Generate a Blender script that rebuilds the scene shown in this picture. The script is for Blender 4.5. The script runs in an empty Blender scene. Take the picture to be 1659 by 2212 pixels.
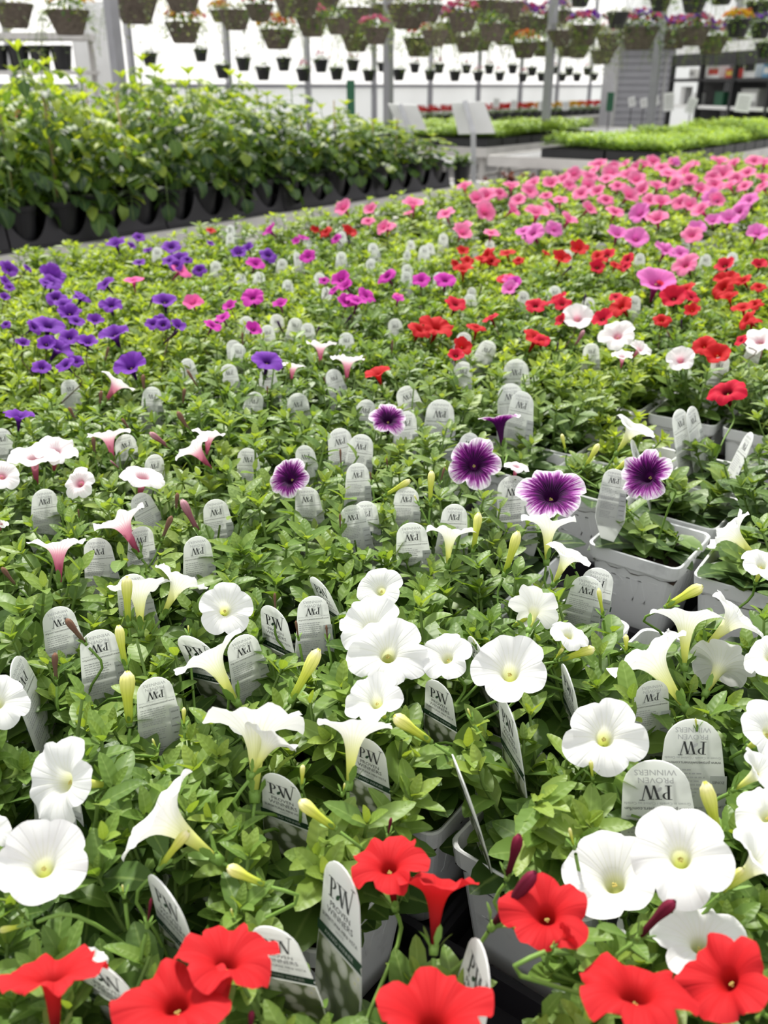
import bpy, math, random
from mathutils import Vector as V, Matrix as M
sc = bpy.context.scene
COL = sc.collection
rng = random.Random(7)
pi = math.pi

# ------------------------------------------------------------------ camera
F_PX, CX, CY = 1950.0, 829.5, 1106.0
TH = math.atan((CY - 185.0) / F_PX)
CAM = V((0, 0, 1.29))
RT = V((1, 0, 0)); FW = V((0, math.cos(TH), -math.sin(TH))); UP = V((0, math.sin(TH), math.cos(TH)))
cam = bpy.data.cameras.new('camera'); camo = bpy.data.objects.new('camera', cam); COL.objects.link(camo)
camo.location = CAM; camo.rotation_euler = (pi / 2 - TH, 0, 0)
cam.sensor_fit = 'VERTICAL'; cam.sensor_height = 36; cam.lens = F_PX / 2212 * 36
cam.clip_start = 0.02; cam.clip_end = 200
cam.dof.use_dof = True; cam.dof.focus_distance = 0.66; cam.dof.aperture_fstop = 10.0
sc.camera = camo

def ray(x, y): return FW + RT * ((x - CX) / F_PX) - UP * ((y - CY) / F_PX)
def at(x, y, Z):                       # the point at height Z seen at a spot of the photograph
    d = ray(x, y); return CAM + d * ((Z - CAM.z) / d.z)
def deep(x, y, z): return CAM + ray(x, y) * z
def depth(p): return (p - CAM).dot(FW)
def proj(p):
    q = p - CAM; z = q.dot(FW)
    return (CX + F_PX * q.dot(RT) / z, CY - F_PX * q.dot(UP) / z)
AZ = math.radians(36.5)
A = V((math.sin(AZ), math.cos(AZ), 0)); B = V((-math.cos(AZ), math.sin(AZ), 0))
RZ_AB = pi / 2 - AZ                   # rotation about z that lays local x along A
def ab(a, b, z=0): p = A * a + B * b; p.z = z; return p

# ------------------------------------------------------------------ mesh builder
class MB:
    def __init__(s): s.v = []; s.f = []; s.m = []; s.uv = []; s.t = []
    def face(s, idx, m=0, uv=None, t=0.5):
        s.f.append(tuple(idx)); s.m.append(m); s.t.append(t)
        s.uv.extend(uv if uv else [(0.5, 0.5)] * len(idx))
    def add(s, verts, faces, m=0, t=0.5, uvs=None):
        o = len(s.v); s.v.extend([V(p) for p in verts])
        for k, f in enumerate(faces): s.face([o + i for i in f], m, uvs[k] if uvs else None, t)
    def box(s, c, size, m=0, mat=None, t=0.5):
        x, y, z = [k / 2 for k in size]; c = V(c)
        vs = [V((i * x, j * y, k * z)) for k in (-1, 1) for j in (-1, 1) for i in (-1, 1)]
        if mat: vs = [mat @ p for p in vs]
        s.add([c + p for p in vs], [(0, 2, 3, 1), (4, 5, 7, 6), (0, 1, 5, 4), (2, 6, 7, 3), (0, 4, 6, 2), (1, 3, 7, 5)], m, t)
    def tube(s, pts, r, n=6, m=0, t=0.5, cap=True):
        o = len(s.v); k = len(pts)
        for i, p in enumerate(pts):
            d = (pts[min(i + 1, k - 1)] - pts[max(i - 1, 0)]).normalized()
            a = d.orthogonal().normalized() if i == 0 else (a - d * a.dot(d)).normalized()
            b = d.cross(a); rr = r[i] if isinstance(r, (list, tuple)) else r
            for j in range(n):
                q = 2 * pi * j / n; s.v.append(p + a * (rr * math.cos(q)) + b * (rr * math.sin(q)))
        for i in range(k - 1):
            for j in range(n):
                j2 = (j + 1) % n
                s.face((o + i * n + j, o + i * n + j2, o + (i + 1) * n + j2, o + (i + 1) * n + j), m, [(j / n, i / (k - 1)), ((j + 1) / n, i / (k - 1)), ((j + 1) / n, (i + 1) / (k - 1)), (j / n, (i + 1) / (k - 1))], t)
        if cap:
            s.face([o + j for j in range(n)][::-1], m, None, t); s.face([o + (k - 1) * n + j for j in range(n)], m, None, t)
    def rings(s, rings, m=0, cap0=False, cap1=False, t=0.5):
        o = len(s.v); n = len(rings[0]); k = len(rings)
        for r in rings: s.v.extend([V(p) for p in r])
        for i in range(k - 1):
            for j in range(n):
                j2 = (j + 1) % n
                s.face((o + i * n + j, o + i * n + j2, o + (i + 1) * n + j2, o + (i + 1) * n + j), m, [(j / n, i / (k - 1)), ((j + 1) / n, i / (k - 1)), ((j + 1) / n, (i + 1) / (k - 1)), (j / n, (i + 1) / (k - 1))], t)
        if cap0: s.face([o + j for j in range(n)][::-1], m, None, t)
        if cap1: s.face([o + (k - 1) * n + j for j in range(n)], m, None, t)
    def mesh(s, name, mats, smooth=True):
        me = bpy.data.meshes.new(name); me.from_pydata([tuple(p) for p in s.v], [], s.f)
        me.polygons.foreach_set('material_index', s.m)
        if smooth: me.polygons.foreach_set('use_smooth', [True] * len(s.f))
        uv = me.uv_layers.new(name='UVMap'); uv.data.foreach_set('uv', [c for q in s.uv for c in q])
        a = me.attributes.new('tint', 'FLOAT', 'FACE'); a.data.foreach_set('value', s.t)
        for x in (mats if isinstance(mats, (list, tuple)) else [mats]): me.materials.append(x)
        me.update(); return me

def link(name, data, parent=None, loc=None, mat=None):
    o = bpy.data.objects.new(name, data); COL.objects.link(o)
    if parent: o.parent = parent
    if mat is not None: o.matrix_basis = mat
    elif loc is not None: o.location = loc
    return o
def tag(o, label, cat, group=None, kind=None):
    if label: o['label'] = label
    if cat: o['category'] = cat
    if group: o['group'] = group
    if kind: o['kind'] = kind
    return o
def thing(name, label, cat, loc=(0, 0, 0), rz=0, group=None):
    o = link(name, None); o.location = loc; o.rotation_euler = (0, 0, rz); o.empty_display_size = .05
    return tag(o, label, cat, group)
def struct(name, mb, mat, smooth=False):
    o = link(name, mb.mesh(name, mat, smooth)); o['kind'] = 'structure'; return o
def frame(zaxis, hint=None, spin=0):
    z = zaxis.normalized(); h = hint or V((0.3, 0.2, 1))
    if abs(z.dot(h.normalized())) > .97: h = V((1, 0.1, 0))
    x = h.cross(z).normalized(); y = z.cross(x)
    m = M((x, y, z)).transposed()
    return m @ M.Rotation(spin, 3, 'Z')
def trs(p, m3, s=1.0):
    m = (m3 * s).to_4x4() if not isinstance(s, V) else (m3 @ M.Diagonal(s)).to_4x4()
    m.translation = p; return m

# ------------------------------------------------------------------ materials
def nt(name):
    m = bpy.data.materials.new(name); m.use_nodes = True; t = m.node_tree; t.nodes.clear()
    out = t.nodes.new('ShaderNodeOutputMaterial')
    return m, t, out
def N(t, ty, **kw):
    n = t.nodes.new(ty)
    for k, v in kw.items():
        if k.startswith('i_'):
            n.inputs[int(k[2:]) if k[2:].isdigit() else k[2:].replace('_', ' ')].default_value = v
        else: setattr(n, k, v)
    return n
def ramp(t, stops, interp='LINEAR'):
    n = t.nodes.new('ShaderNodeValToRGB'); e = n.color_ramp; e.interpolation = interp
    while len(e.elements) < len(stops): e.elements.new(0.5)
    for el, (p, c) in zip(e.elements, stops): el.position = p; el.color = (*c, 1)
    return n
def lin(r, g, b): return tuple(((c / 255 + .055) / 1.055) ** 2.4 if c > 10 else c / 255 / 12.92 for c in (r, g, b))
def plain(name, col, rough=.6, metal=0, var=0.12, scale=8, spec=.4, bump=0):
    m, t, out = nt(name); L = t.links.new
    p = N(t, 'ShaderNodeBsdfPrincipled'); p.inputs['Roughness'].default_value = rough; p.inputs['Metallic'].default_value = metal
    p.inputs['Specular IOR Level'].default_value = spec
    tc = N(t, 'ShaderNodeTexCoord'); no = N(t, 'ShaderNodeTexNoise'); no.inputs['Scale'].default_value = scale; no.inputs['Detail'].default_value = 5
    L(tc.outputs['Object'], no.inputs['Vector'])
    r = ramp(t, [(.3, tuple(c * (1 - var) for c in col)), (.7, tuple(min(1, c * (1 + var)) for c in col))])
    L(no.outputs['Fac'], r.inputs['Fac']); L(r.outputs['Color'], p.inputs['Base Color'])
    if bump:
        b = N(t, 'ShaderNodeBump'); b.inputs['Strength'].default_value = bump; b.inputs['Distance'].default_value = .002
        L(no.outputs['Fac'], b.inputs['Height']); L(b.outputs['Normal'], p.inputs['Normal'])
    L(p.outputs['BSDF'], out.inputs['Surface']); return m
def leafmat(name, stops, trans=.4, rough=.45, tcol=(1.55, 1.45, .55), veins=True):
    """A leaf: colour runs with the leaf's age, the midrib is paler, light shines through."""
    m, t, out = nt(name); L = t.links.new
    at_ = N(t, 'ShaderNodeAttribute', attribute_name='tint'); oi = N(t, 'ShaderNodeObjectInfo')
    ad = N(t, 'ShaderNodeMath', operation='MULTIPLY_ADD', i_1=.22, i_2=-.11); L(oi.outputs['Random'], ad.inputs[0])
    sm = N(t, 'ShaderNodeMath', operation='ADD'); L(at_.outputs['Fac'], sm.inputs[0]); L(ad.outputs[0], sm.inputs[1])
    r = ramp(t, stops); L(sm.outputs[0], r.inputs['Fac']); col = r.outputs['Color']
    p = N(t, 'ShaderNodeBsdfPrincipled'); p.inputs['Roughness'].default_value = rough; p.inputs['Specular IOR Level'].default_value = .35
    if veins:
        uv = N(t, 'ShaderNodeTexCoord'); sx = N(t, 'ShaderNodeSeparateXYZ'); L(uv.outputs['UV'], sx.inputs[0])
        dx = N(t, 'ShaderNodeMath', operation='SUBTRACT', i_1=.5); L(sx.outputs[0], dx.inputs[0])
        ab_ = N(t, 'ShaderNodeMath', operation='ABSOLUTE'); L(dx.outputs[0], ab_.inputs[0])
        rib = N(t, 'ShaderNodeMapRange'); rib.inputs[1].default_value = .0; rib.inputs[2].default_value = .07; rib.inputs[3].default_value = .45; rib.inputs[4].default_value = 0
        L(ab_.outputs[0], rib.inputs[0])
        mx = N(t, 'ShaderNodeMix', data_type='RGBA'); L(rib.outputs[0], mx.inputs[0]); L(col, mx.inputs[6]); mx.inputs[7].default_value = (.30, .42, .12, 1); col = mx.outputs[2]
        # side veins as slight relief
        s1 = N(t, 'ShaderNodeMath', operation='MULTIPLY_ADD', i_1=9.0); L(ab_.outputs[0], s1.inputs[0])
        s2 = N(t, 'ShaderNodeMath', operation='MULTIPLY', i_1=-46.0); L(sx.outputs[1], s2.inputs[0]); L(s2.outputs[0], s1.inputs[2])
        s3 = N(t, 'ShaderNodeMath', operation='SINE'); L(s1.outputs[0], s3.inputs[0])
        bp = N(t, 'ShaderNodeBump'); bp.inputs['Strength'].default_value = .14; bp.inputs['Distance'].default_value = .0005
        L(s3.outputs[0], bp.inputs['Height']); L(bp.outputs['Normal'], p.inputs['Normal'])
    L(col, p.inputs['Base Color'])
    tr = N(t, 'ShaderNodeBsdfTranslucent'); mm = N(t, 'ShaderNodeMix', data_type='RGBA', blend_type='MULTIPLY'); mm.inputs[0].default_value = 1
    L(col, mm.inputs[6]); mm.inputs[7].default_value = (*tcol, 1); L(mm.outputs[2], tr.inputs['Color'])
    mi = N(t, 'ShaderNodeMixShader'); mi.inputs[0].default_value = trans; L(p.outputs[0], mi.inputs[1]); L(tr.outputs[0], mi.inputs[2])
    L(mi.outputs[0], out.inputs['Surface']); return m
def petalmat(name, stops, vein=None, vcol=(0, 0, 0), net=None, trans=.35, nv=25):
    """Petal colour along the flower from the foot of the tube (0) to the edge of the limb (1); vein: (from, to, strength)."""
    m, t, out = nt(name); L = t.links.new
    uv = N(t, 'ShaderNodeTexCoord'); sx = N(t, 'ShaderNodeSeparateXYZ'); L(uv.outputs['UV'], sx.inputs[0])
    vv = sx.outputs[1]
    ang = N(t, 'ShaderNodeMath', operation='MULTIPLY', i_1=2 * pi); L(sx.outputs[0], ang.inputs[0])
    if net:                                # ragged edge between the dark heart and the pale rim
        cs = N(t, 'ShaderNodeMath', operation='COSINE'); L(ang.outputs[0], cs.inputs[0]); sn = N(t, 'ShaderNodeMath', operation='SINE'); L(ang.outputs[0], sn.inputs[0])
        cb = N(t, 'ShaderNodeCombineXYZ'); L(cs.outputs[0], cb.inputs[0]); L(sn.outputs[0], cb.inputs[1])
        vs = N(t, 'ShaderNodeMath', operation='MULTIPLY', i_1=.22); L(vv, vs.inputs[0]); L(vs.outputs[0], cb.inputs[2])
        no = N(t, 'ShaderNodeTexNoise'); no.inputs['Scale'].default_value = 13; no.inputs['Detail'].default_value = 6; no.inputs['Roughness'].default_value = .75; L(cb.outputs[0], no.inputs['Vector'])
        a1 = N(t, 'ShaderNodeMath', operation='MULTIPLY_ADD', i_1=net, i_2=-net / 2); L(no.outputs['Fac'], a1.inputs[0])
        a2 = N(t, 'ShaderNodeMath', operation='ADD'); L(vv, a2.inputs[0]); L(a1.outputs[0], a2.inputs[1]); vv = a2.outputs[0]
    r = ramp(t, stops); L(vv, r.inputs['Fac']); col = r.outputs['Color']
    a5 = N(t, 'ShaderNodeMath', operation='MULTIPLY', i_1=float(nv)); L(ang.outputs[0], a5.inputs[0])
    s5 = N(t, 'ShaderNodeMath', operation='COSINE'); L(a5.outputs[0], s5.inputs[0])
    pw = N(t, 'ShaderNodeMath', operation='MAXIMUM', i_1=0.0); L(s5.outputs[0], pw.inputs[0])
    p4 = N(t, 'ShaderNodeMath', operation='POWER', i_1=5.0); L(pw.outputs[0], p4.inputs[0])
    if vein:
        v0, v1, st = vein
        mr = N(t, 'ShaderNodeMapRange'); mr.inputs[1].default_value = v0; mr.inputs[2].default_value = v1; mr.inputs[3].default_value = st; mr.inputs[4].default_value = 0; L(sx.outputs[1], mr.inputs[0])
        ml = N(t, 'ShaderNodeMath', operation='MULTIPLY'); L(mr.outputs[0], ml.inputs[0]); L(p4.outputs[0], ml.inputs[1])
        mx = N(t, 'ShaderNodeMix', data_type='RGBA'); L(ml.outputs[0], mx.inputs[0]); L(col, mx.inputs[6]); mx.inputs[7].default_value = (*vcol, 1); col = mx.outputs[2]
    p = N(t, 'ShaderNodeBsdfPrincipled'); p.inputs['Roughness'].default_value = .7; p.inputs['Specular IOR Level'].default_value = .15
    bp = N(t, 'ShaderNodeBump'); bp.inputs['Strength'].default_value = .25; bp.inputs['Distance'].default_value = .0008; L(p4.outputs[0], bp.inputs['Height']); L(bp.outputs['Normal'], p.inputs['Normal'])
    tr = N(t, 'ShaderNodeBsdfTranslucent'); L(col, tr.inputs['Color']); L(col, p.inputs['Base Color'])
    mi = N(t, 'ShaderNodeMixShader'); mi.inputs[0].default_value = trans; L(p.outputs[0], mi.inputs[1]); L(tr.outputs[0], mi.inputs[2])
    L(mi.outputs[0], out.inputs['Surface']); return m

def thin(name, col, tr_):
    m, t, out = nt(name); L = t.links.new
    p = N(t, 'ShaderNodeBsdfPrincipled'); p.inputs['Roughness'].default_value = .42; p.inputs['Specular IOR Level'].default_value = .4
    tc = N(t, 'ShaderNodeTexCoord'); no = N(t, 'ShaderNodeTexNoise'); no.inputs['Scale'].default_value = 45; no.inputs['Detail'].default_value = 6; L(tc.outputs['Object'], no.inputs['Vector'])
    r = ramp(t, [(.25, tuple(c * .80 for c in col)), (.42, col), (1, col)]); L(no.outputs['Fac'], r.inputs['Fac']); L(r.outputs['Color'], p.inputs['Base Color'])
    tr = N(t, 'ShaderNodeBsdfTranslucent'); L(r.outputs['Color'], tr.inputs['Color'])
    mi = N(t, 'ShaderNodeMixShader'); mi.inputs[0].default_value = tr_; L(p.outputs[0], mi.inputs[1]); L(tr.outputs[0], mi.inputs[2]); L(mi.outputs[0], out.inputs['Surface']); return m
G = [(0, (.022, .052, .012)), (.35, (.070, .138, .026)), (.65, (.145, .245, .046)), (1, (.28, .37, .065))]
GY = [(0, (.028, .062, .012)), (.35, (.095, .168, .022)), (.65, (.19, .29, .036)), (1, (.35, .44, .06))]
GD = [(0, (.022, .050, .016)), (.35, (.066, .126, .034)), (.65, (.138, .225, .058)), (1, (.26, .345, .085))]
MAT = dict(
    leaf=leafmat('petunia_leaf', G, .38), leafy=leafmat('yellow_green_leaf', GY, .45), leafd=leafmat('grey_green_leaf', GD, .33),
    tomato=leafmat('tomato_leaf', [(0, (.018, .045, .018)), (.35, (.050, .105, .034)), (.62, (.115, .205, .038)), (1, (.36, .44, .045))], .48, .5),
    stem=plain('green_stem', (.13, .21, .045), .6, var=.25, scale=60),
    stemd=plain('brown_stem', (.10, .07, .035), .7, var=.25, scale=40),
    calyx=plain('green_calyx', (.14, .25, .04), .6, var=.25, scale=80),
    pot=thin('grey_white_plastic', (.84, .85, .86), .05),
    soil=plain('potting_soil', (.035, .022, .014), .95, var=.8, scale=160, bump=1),
    black=plain('black_plastic', (.009, .009, .011), .42, var=.3, scale=10, spec=.5),
    blackt=plain('black_tray_plastic', (.016, .014, .018), .5, var=.3, scale=6, spec=.4),
    perlite=plain('white_perlite', (.75, .73, .68), .9),
    tagw=thin('white_tag_plastic', (.90, .91, .90), .5), ink=plain('grey_black_ink', (.035, .035, .04), .6),
    inkg=plain('pale_grey_ink', (.46, .46, .48), .6), green_ink=plain('dark_green_ink', (.02, .055, .03), .5),
    metal=plain('galvanised_steel', (.42, .42, .43), .45, .3, var=.12, scale=12), bench=plain('pale_aluminium', (.56, .54, .52), .5, .1, var=.12, scale=5),
    post=plain('grey_painted_steel', (.30, .30, .32), .5, .2, var=.08), stake=plain('bamboo_cane', (.30, .22, .10), .7),
    brown=plain('brown_fibre_pot', (.115, .092, .075), .9, var=.3, scale=30, bump=.5), wire=plain('dark_wire', (.12, .12, .12), .5, .5),
    white=plain('white_board', (.78, .78, .77), .6, var=.04), grey=plain('grey_board', (.35, .35, .34), .6), dark=plain('dark_board', (.012, .012, .014), .6),
    red=plain('red_card', (.5, .05, .04), .6), yellow=plain('yellow_card', (.6, .42, .05), .6), blue=plain('blue_card', (.15, .35, .55), .6), greenc=plain('green_card', (.02, .10, .05), .6), wood=plain('brown_print', (.22, .10, .06), .7, var=.5, scale=14),
)
W_T = [(0, (.48, .55, .06)), (.22, (.74, .76, .22)), (.42, (.78, .79, .52)), (.56, (.80, .80, .74)), (.7, (.79, .79, .785)), (1, (.80, .80, .805))]
PET = dict(
    W=petalmat('white_petal', W_T, (.15, .85, .6), (.60, .63, .22)),
    K=petalmat('pink_throated_petal', [(0, (.20, .03, .06)), (.25, (.46, .10, .17)), (.46, (.70, .32, .41)), (.62, (.91, .80, .83)), (.8, (.93, .89, .90)), (1, (.93, .91, .92))], (.3, .95, .75), (.55, .10, .22)),
    V=petalmat('purple_veined_petal', [(0, (.05, .01, .05)), (.5, (.006, .001, .01)), (.64, (.010, .001, .014)), (.71, (.075, .003, .085)), (.79, (.24, .010, .23)), (.86, (.55, .25, .56)), (.93, (.87, .78, .87)), (1, (.90, .87, .90))], (.62, 1.1, 1.0), (.11, .003, .13), net=.85, nv=35),
    R=petalmat('scarlet_petal', [(0, (.10, .004, .006)), (.3, (.32, .008, .008)), (.5, (.42, .008, .008)), (.62, (.46, .009, .012)), (1, (.54, .019, .024))], (.3, .9, .45), (.42, .006, .01), trans=.3),
    C=petalmat('crimson_petal', [(0, (.06, .003, .006)), (.45, (.10, .003, .008)), (.6, (.46, .008, .03)), (1, (.62, .012, .045))], (.4, .95, .5), (.25, .004, .015), trans=.3),
    P=petalmat('violet_petal', [(0, (.05, .01, .09)), (.42, (.025, .004, .05)), (.58, (.10, .016, .25)), (.75, (.16, .032, .36)), (1, (.23, .065, .47))], (.4, 1, .6), (.06, .006, .2)),
    M=petalmat('magenta_petal', [(0, (.10, .01, .05)), (.45, (.18, .008, .13)), (.6, (.46, .02, .32)), (1, (.60, .05, .44))], (.4, 1, .45), (.3, .01, .2)),
    H=petalmat('hot_pink_petal', [(0, (.16, .02, .05)), (.45, (.4, .03, .16)), (.6, (.74, .09, .33)), (1, (.82, .15, .42))], (.4, 1, .45), (.6, .05, .25)),
    N=petalmat('pink_petal', [(0, (.20, .03, .06)), (.42, (.42, .03, .13)), (.58, (.72, .10, .28)), (.8, (.80, .19, .38)), (1, (.83, .26, .46))], (.4, .95, .5), (.62, .06, .24)),
    O=petalmat('orchid_pink_petal', [(0, (.18, .02, .07)), (.42, (.34, .02, .18)), (.58, (.66, .12, .44)), (1, (.76, .22, .56))], (.4, .95, .5), (.5, .04, .3)),
)
def budmat(name, stops):
    return petalmat(name, stops, (0, 1.4, .5), tuple(c * .55 for c in stops[1][1]), nv=10, trans=.25)
BUD = dict(W=budmat('yellow_green_bud', [(0, (.30, .42, .04)), (.45, (.58, .63, .08)), (.8, (.80, .78, .28)), (1, (.86, .80, .55))]),
           K=budmat('brown_bud', [(0, (.12, .10, .05)), (.5, (.16, .085, .06)), (.85, (.20, .11, .07)), (1, (.30, .16, .10))]),
           L=budmat('pink_bud', [(0, (.12, .05, .05)), (.5, (.26, .10, .12)), (.85, (.50, .26, .30)), (1, (.70, .45, .48))]),
           R=budmat('dark_red_bud', [(0, (.05, .006, .012)), (.5, (.10, .008, .02)), (.85, (.17, .012, .035)), (1, (.24, .02, .06))]),
           P=budmat('dark_violet_bud', [(0, (.05, .03, .03)), (.5, (.04, .012, .05)), (1, (.06, .02, .09))]))
# ------------------------------------------------------------------ leaves and shoots
CULL = [None]
def leaf(mb, base, d, up, L, W, curl=.6, fold=.25, t=.5, rows=5, wpos=.45, m=0):
    """One leaf as a folded, arching blade; d: where it points, up: the side it shows."""
    d = d.normalized()
    if CULL[0] and CULL[0](base, base + d * L): return
    side = d.cross(up)
    if side.length < 1e-4: side = d.orthogonal()
    side.normalize(); nrm = side.cross(d).normalized()
    o = len(mb.v); p = V(base); q0 = 0; ang = -curl * .35; ex = math.log(.5) / math.log(wpos)
    for i in range(rows + 1):
        q = math.sin(pi / 2 * i / rows) ** 1.1
        ang = curl * (q - .35)
        dd = d * math.cos(ang) - nrm * math.sin(ang); nn = nrm * math.cos(ang) + d * math.sin(ang)
        p = p + dd * (L * (q - q0)); q0 = q
        x = min(1, q ** ex)
        w = W * .5 * (max(.09, math.sin(pi * x) ** .66) if i < rows else .015)
        lift = nn * (w * fold)
        mb.v.extend([p - side * w + lift, p.copy(), p + side * w + lift])
    for i in range(rows):
        a = o + i * 3; v0, v1 = i / rows, (i + 1) / rows
        mb.face((a, a + 1, a + 4, a + 3), m, [(0, v0), (.5, v0), (.5, v1), (0, v1)], t)
        mb.face((a + 1, a + 2, a + 5, a + 4), m, [(.5, v0), (1, v0), (1, v1), (.5, v1)], t)

def rv(r, s=1.0): return V((r.gauss(0, s), r.gauss(0, s), r.gauss(0, s)))
def shoot(lf, st, base, d0, length, r, lsize=.027, narrow=.55, nl=9, top=7, bright=0., rows=5, rise=1.0):
    n = 6; rise0 = rise
    for attempt in range(7):                   # a shoot that would cover a bloom grows another way
        pts = [V(base)]; d = d0.normalized()
        for i in range(n):
            d = (d + V((0, 0, .22 * rise)) + rv(r, .06)).normalized(); pts.append(pts[-1] + d * (length / n))
        if not CULL[0] or not (CULL[0](pts[2], pts[4]) or CULL[0](pts[4], pts[6])): break
        d0 = M.Rotation(r.uniform(-1.2, 1.2), 3, 'Z') @ d0; length *= .9
    else: length = 0
    if not length:
        return None
    st.tube(pts, [.0016 - .0007 * i / n for i in range(n + 1)], 5, cap=False)
    ph = r.random() * 6.28
    for k in range(nl):
        q = .12 + .82 * (k / nl); i = min(int(q * n), n - 1); p = pts[i].lerp(pts[i + 1], q * n - i)
        ax = (pts[i + 1] - pts[i]).normalized(); ph += 2.4 + r.uniform(-.35, .35)
        o1 = ax.orthogonal().normalized(); o2 = ax.cross(o1); out = o1 * math.cos(ph) + o2 * math.sin(ph)
        if out.z < -.25: out.z *= .3
        pit = .25 + .75 * q + r.uniform(-.2, .25); L = lsize * (1.2 - .6 * q) * r.uniform(.75, 1.25)
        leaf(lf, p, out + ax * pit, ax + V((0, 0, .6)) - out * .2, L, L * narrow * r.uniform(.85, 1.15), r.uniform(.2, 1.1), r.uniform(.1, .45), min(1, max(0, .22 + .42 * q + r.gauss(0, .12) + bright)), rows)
    ax = (pts[-1] - pts[-2]).normalized(); o1 = ax.orthogonal().normalized(); o2 = ax.cross(o1)
    for k in range(top):
        ph += 2.4; q = k / top; out = o1 * math.cos(ph) + o2 * math.sin(ph)
        L = lsize * (.72 - .4 * q) * r.uniform(.8, 1.2)
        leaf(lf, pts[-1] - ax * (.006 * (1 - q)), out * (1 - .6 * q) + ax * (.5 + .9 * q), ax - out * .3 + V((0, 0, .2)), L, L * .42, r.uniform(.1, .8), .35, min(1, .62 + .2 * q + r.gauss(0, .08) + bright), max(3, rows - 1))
    return pts[-1]

FOL = {}
def fol_variant(kind, k, cull=None):
    """Foliage and stems of one petunia, root at the soil in the middle of its pot."""
    r = random.Random(hash((kind, k)) % 99991 if False else sum(map(ord, kind)) * 131 + k)
    lf, st = MB(), MB(); rows = 5; CULL[0] = cull
    kind = 'tall' if kind == 'mid' else kind
    P_ = dict(mini=(23, .098, .034, .54, 9, 7, .03), tall=(19, .108, .031, .50, 9, 7, .05), far=(18, .098, .032, .44, 9, 7, .1), young=(6, .052, .036, .62, 7, 6, .05), low=(9, .062, .030, .5, 8, 8, .14))
    ns, hl, ls, nar, nl, top, br = P_[kind]
    if kind == 'far': rows = 4
    for i in range(ns):
        a = 2 * pi * (i + r.random() * .7) / ns * (1 if i % 2 else 1.618); lean = .12 + 1.05 * math.sqrt((i + .5) / ns) + r.uniform(-.12, .12)
        if kind in ('young', 'low'): lean *= .9
        base = V((math.cos(a) * .008, math.sin(a) * .008, -.004))
        d = V((math.cos(a) * lean, math.sin(a) * lean, 1.0))
        shoot(lf, st, base, d, hl * r.uniform(.75, 1.2) * (1.08 if lean > .6 else 1), r, ls, nar, nl, top, br, rows, .8)
    for i in range(10 if kind != 'low' else 4):    # old leaves low in the pot
        a = r.random() * 6.28; out = V((math.cos(a), math.sin(a), r.uniform(.1, .7))); L = ls * r.uniform(1.1, 1.6)
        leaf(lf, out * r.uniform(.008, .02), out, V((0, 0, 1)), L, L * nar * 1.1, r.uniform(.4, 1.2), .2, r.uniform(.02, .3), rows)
    CULL[0] = None; return lf, st
LEAFM = dict(mini='leaf', tall='leafd', far='leafy', young='leafd', low='leafy', mid='leaf')

# ------------------------------------------------------------------ flowers
def crv(P, s):
    n = len(P) - 1; x = s * n; i = min(int(x), n - 1); u = x - i
    p0, p1, p2, p3 = P[max(i - 1, 0)], P[i], P[i + 1], P[min(i + 2, n)]
    return tuple(.5 * (2 * b + (c - a) * u + (2 * a - 5 * b + 4 * c - d) * u * u + (3 * b - a - 3 * c + d) * u ** 3) for a, b, c, d in zip(p0, p1, p2, p3))
SHAPES = {  # (radius, height) from the foot of the tube to the edge of the limb, limb radius 1
    'open': [(.06, -1.35), (.09, -1.02), (.125, -.70), (.165, -.40), (.25, -.16), (.50, -.03), (.78, .0), (1, -.04)],
    'cup': [(.06, -1.3), (.09, -1.0), (.13, -.70), (.18, -.42), (.28, -.19), (.52, -.02), (.78, .08), (1, .12)],
    'funnel': [(.06, -1.45), (.09, -1.12), (.135, -.80), (.20, -.50), (.33, -.25), (.58, -.09), (.82, .0), (1, .0)],
    'reflex': [(.06, -1.3), (.09, -.98), (.14, -.66), (.19, -.36), (.30, -.12), (.56, .0), (.80, -.04), (1, -.15)],
}
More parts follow.
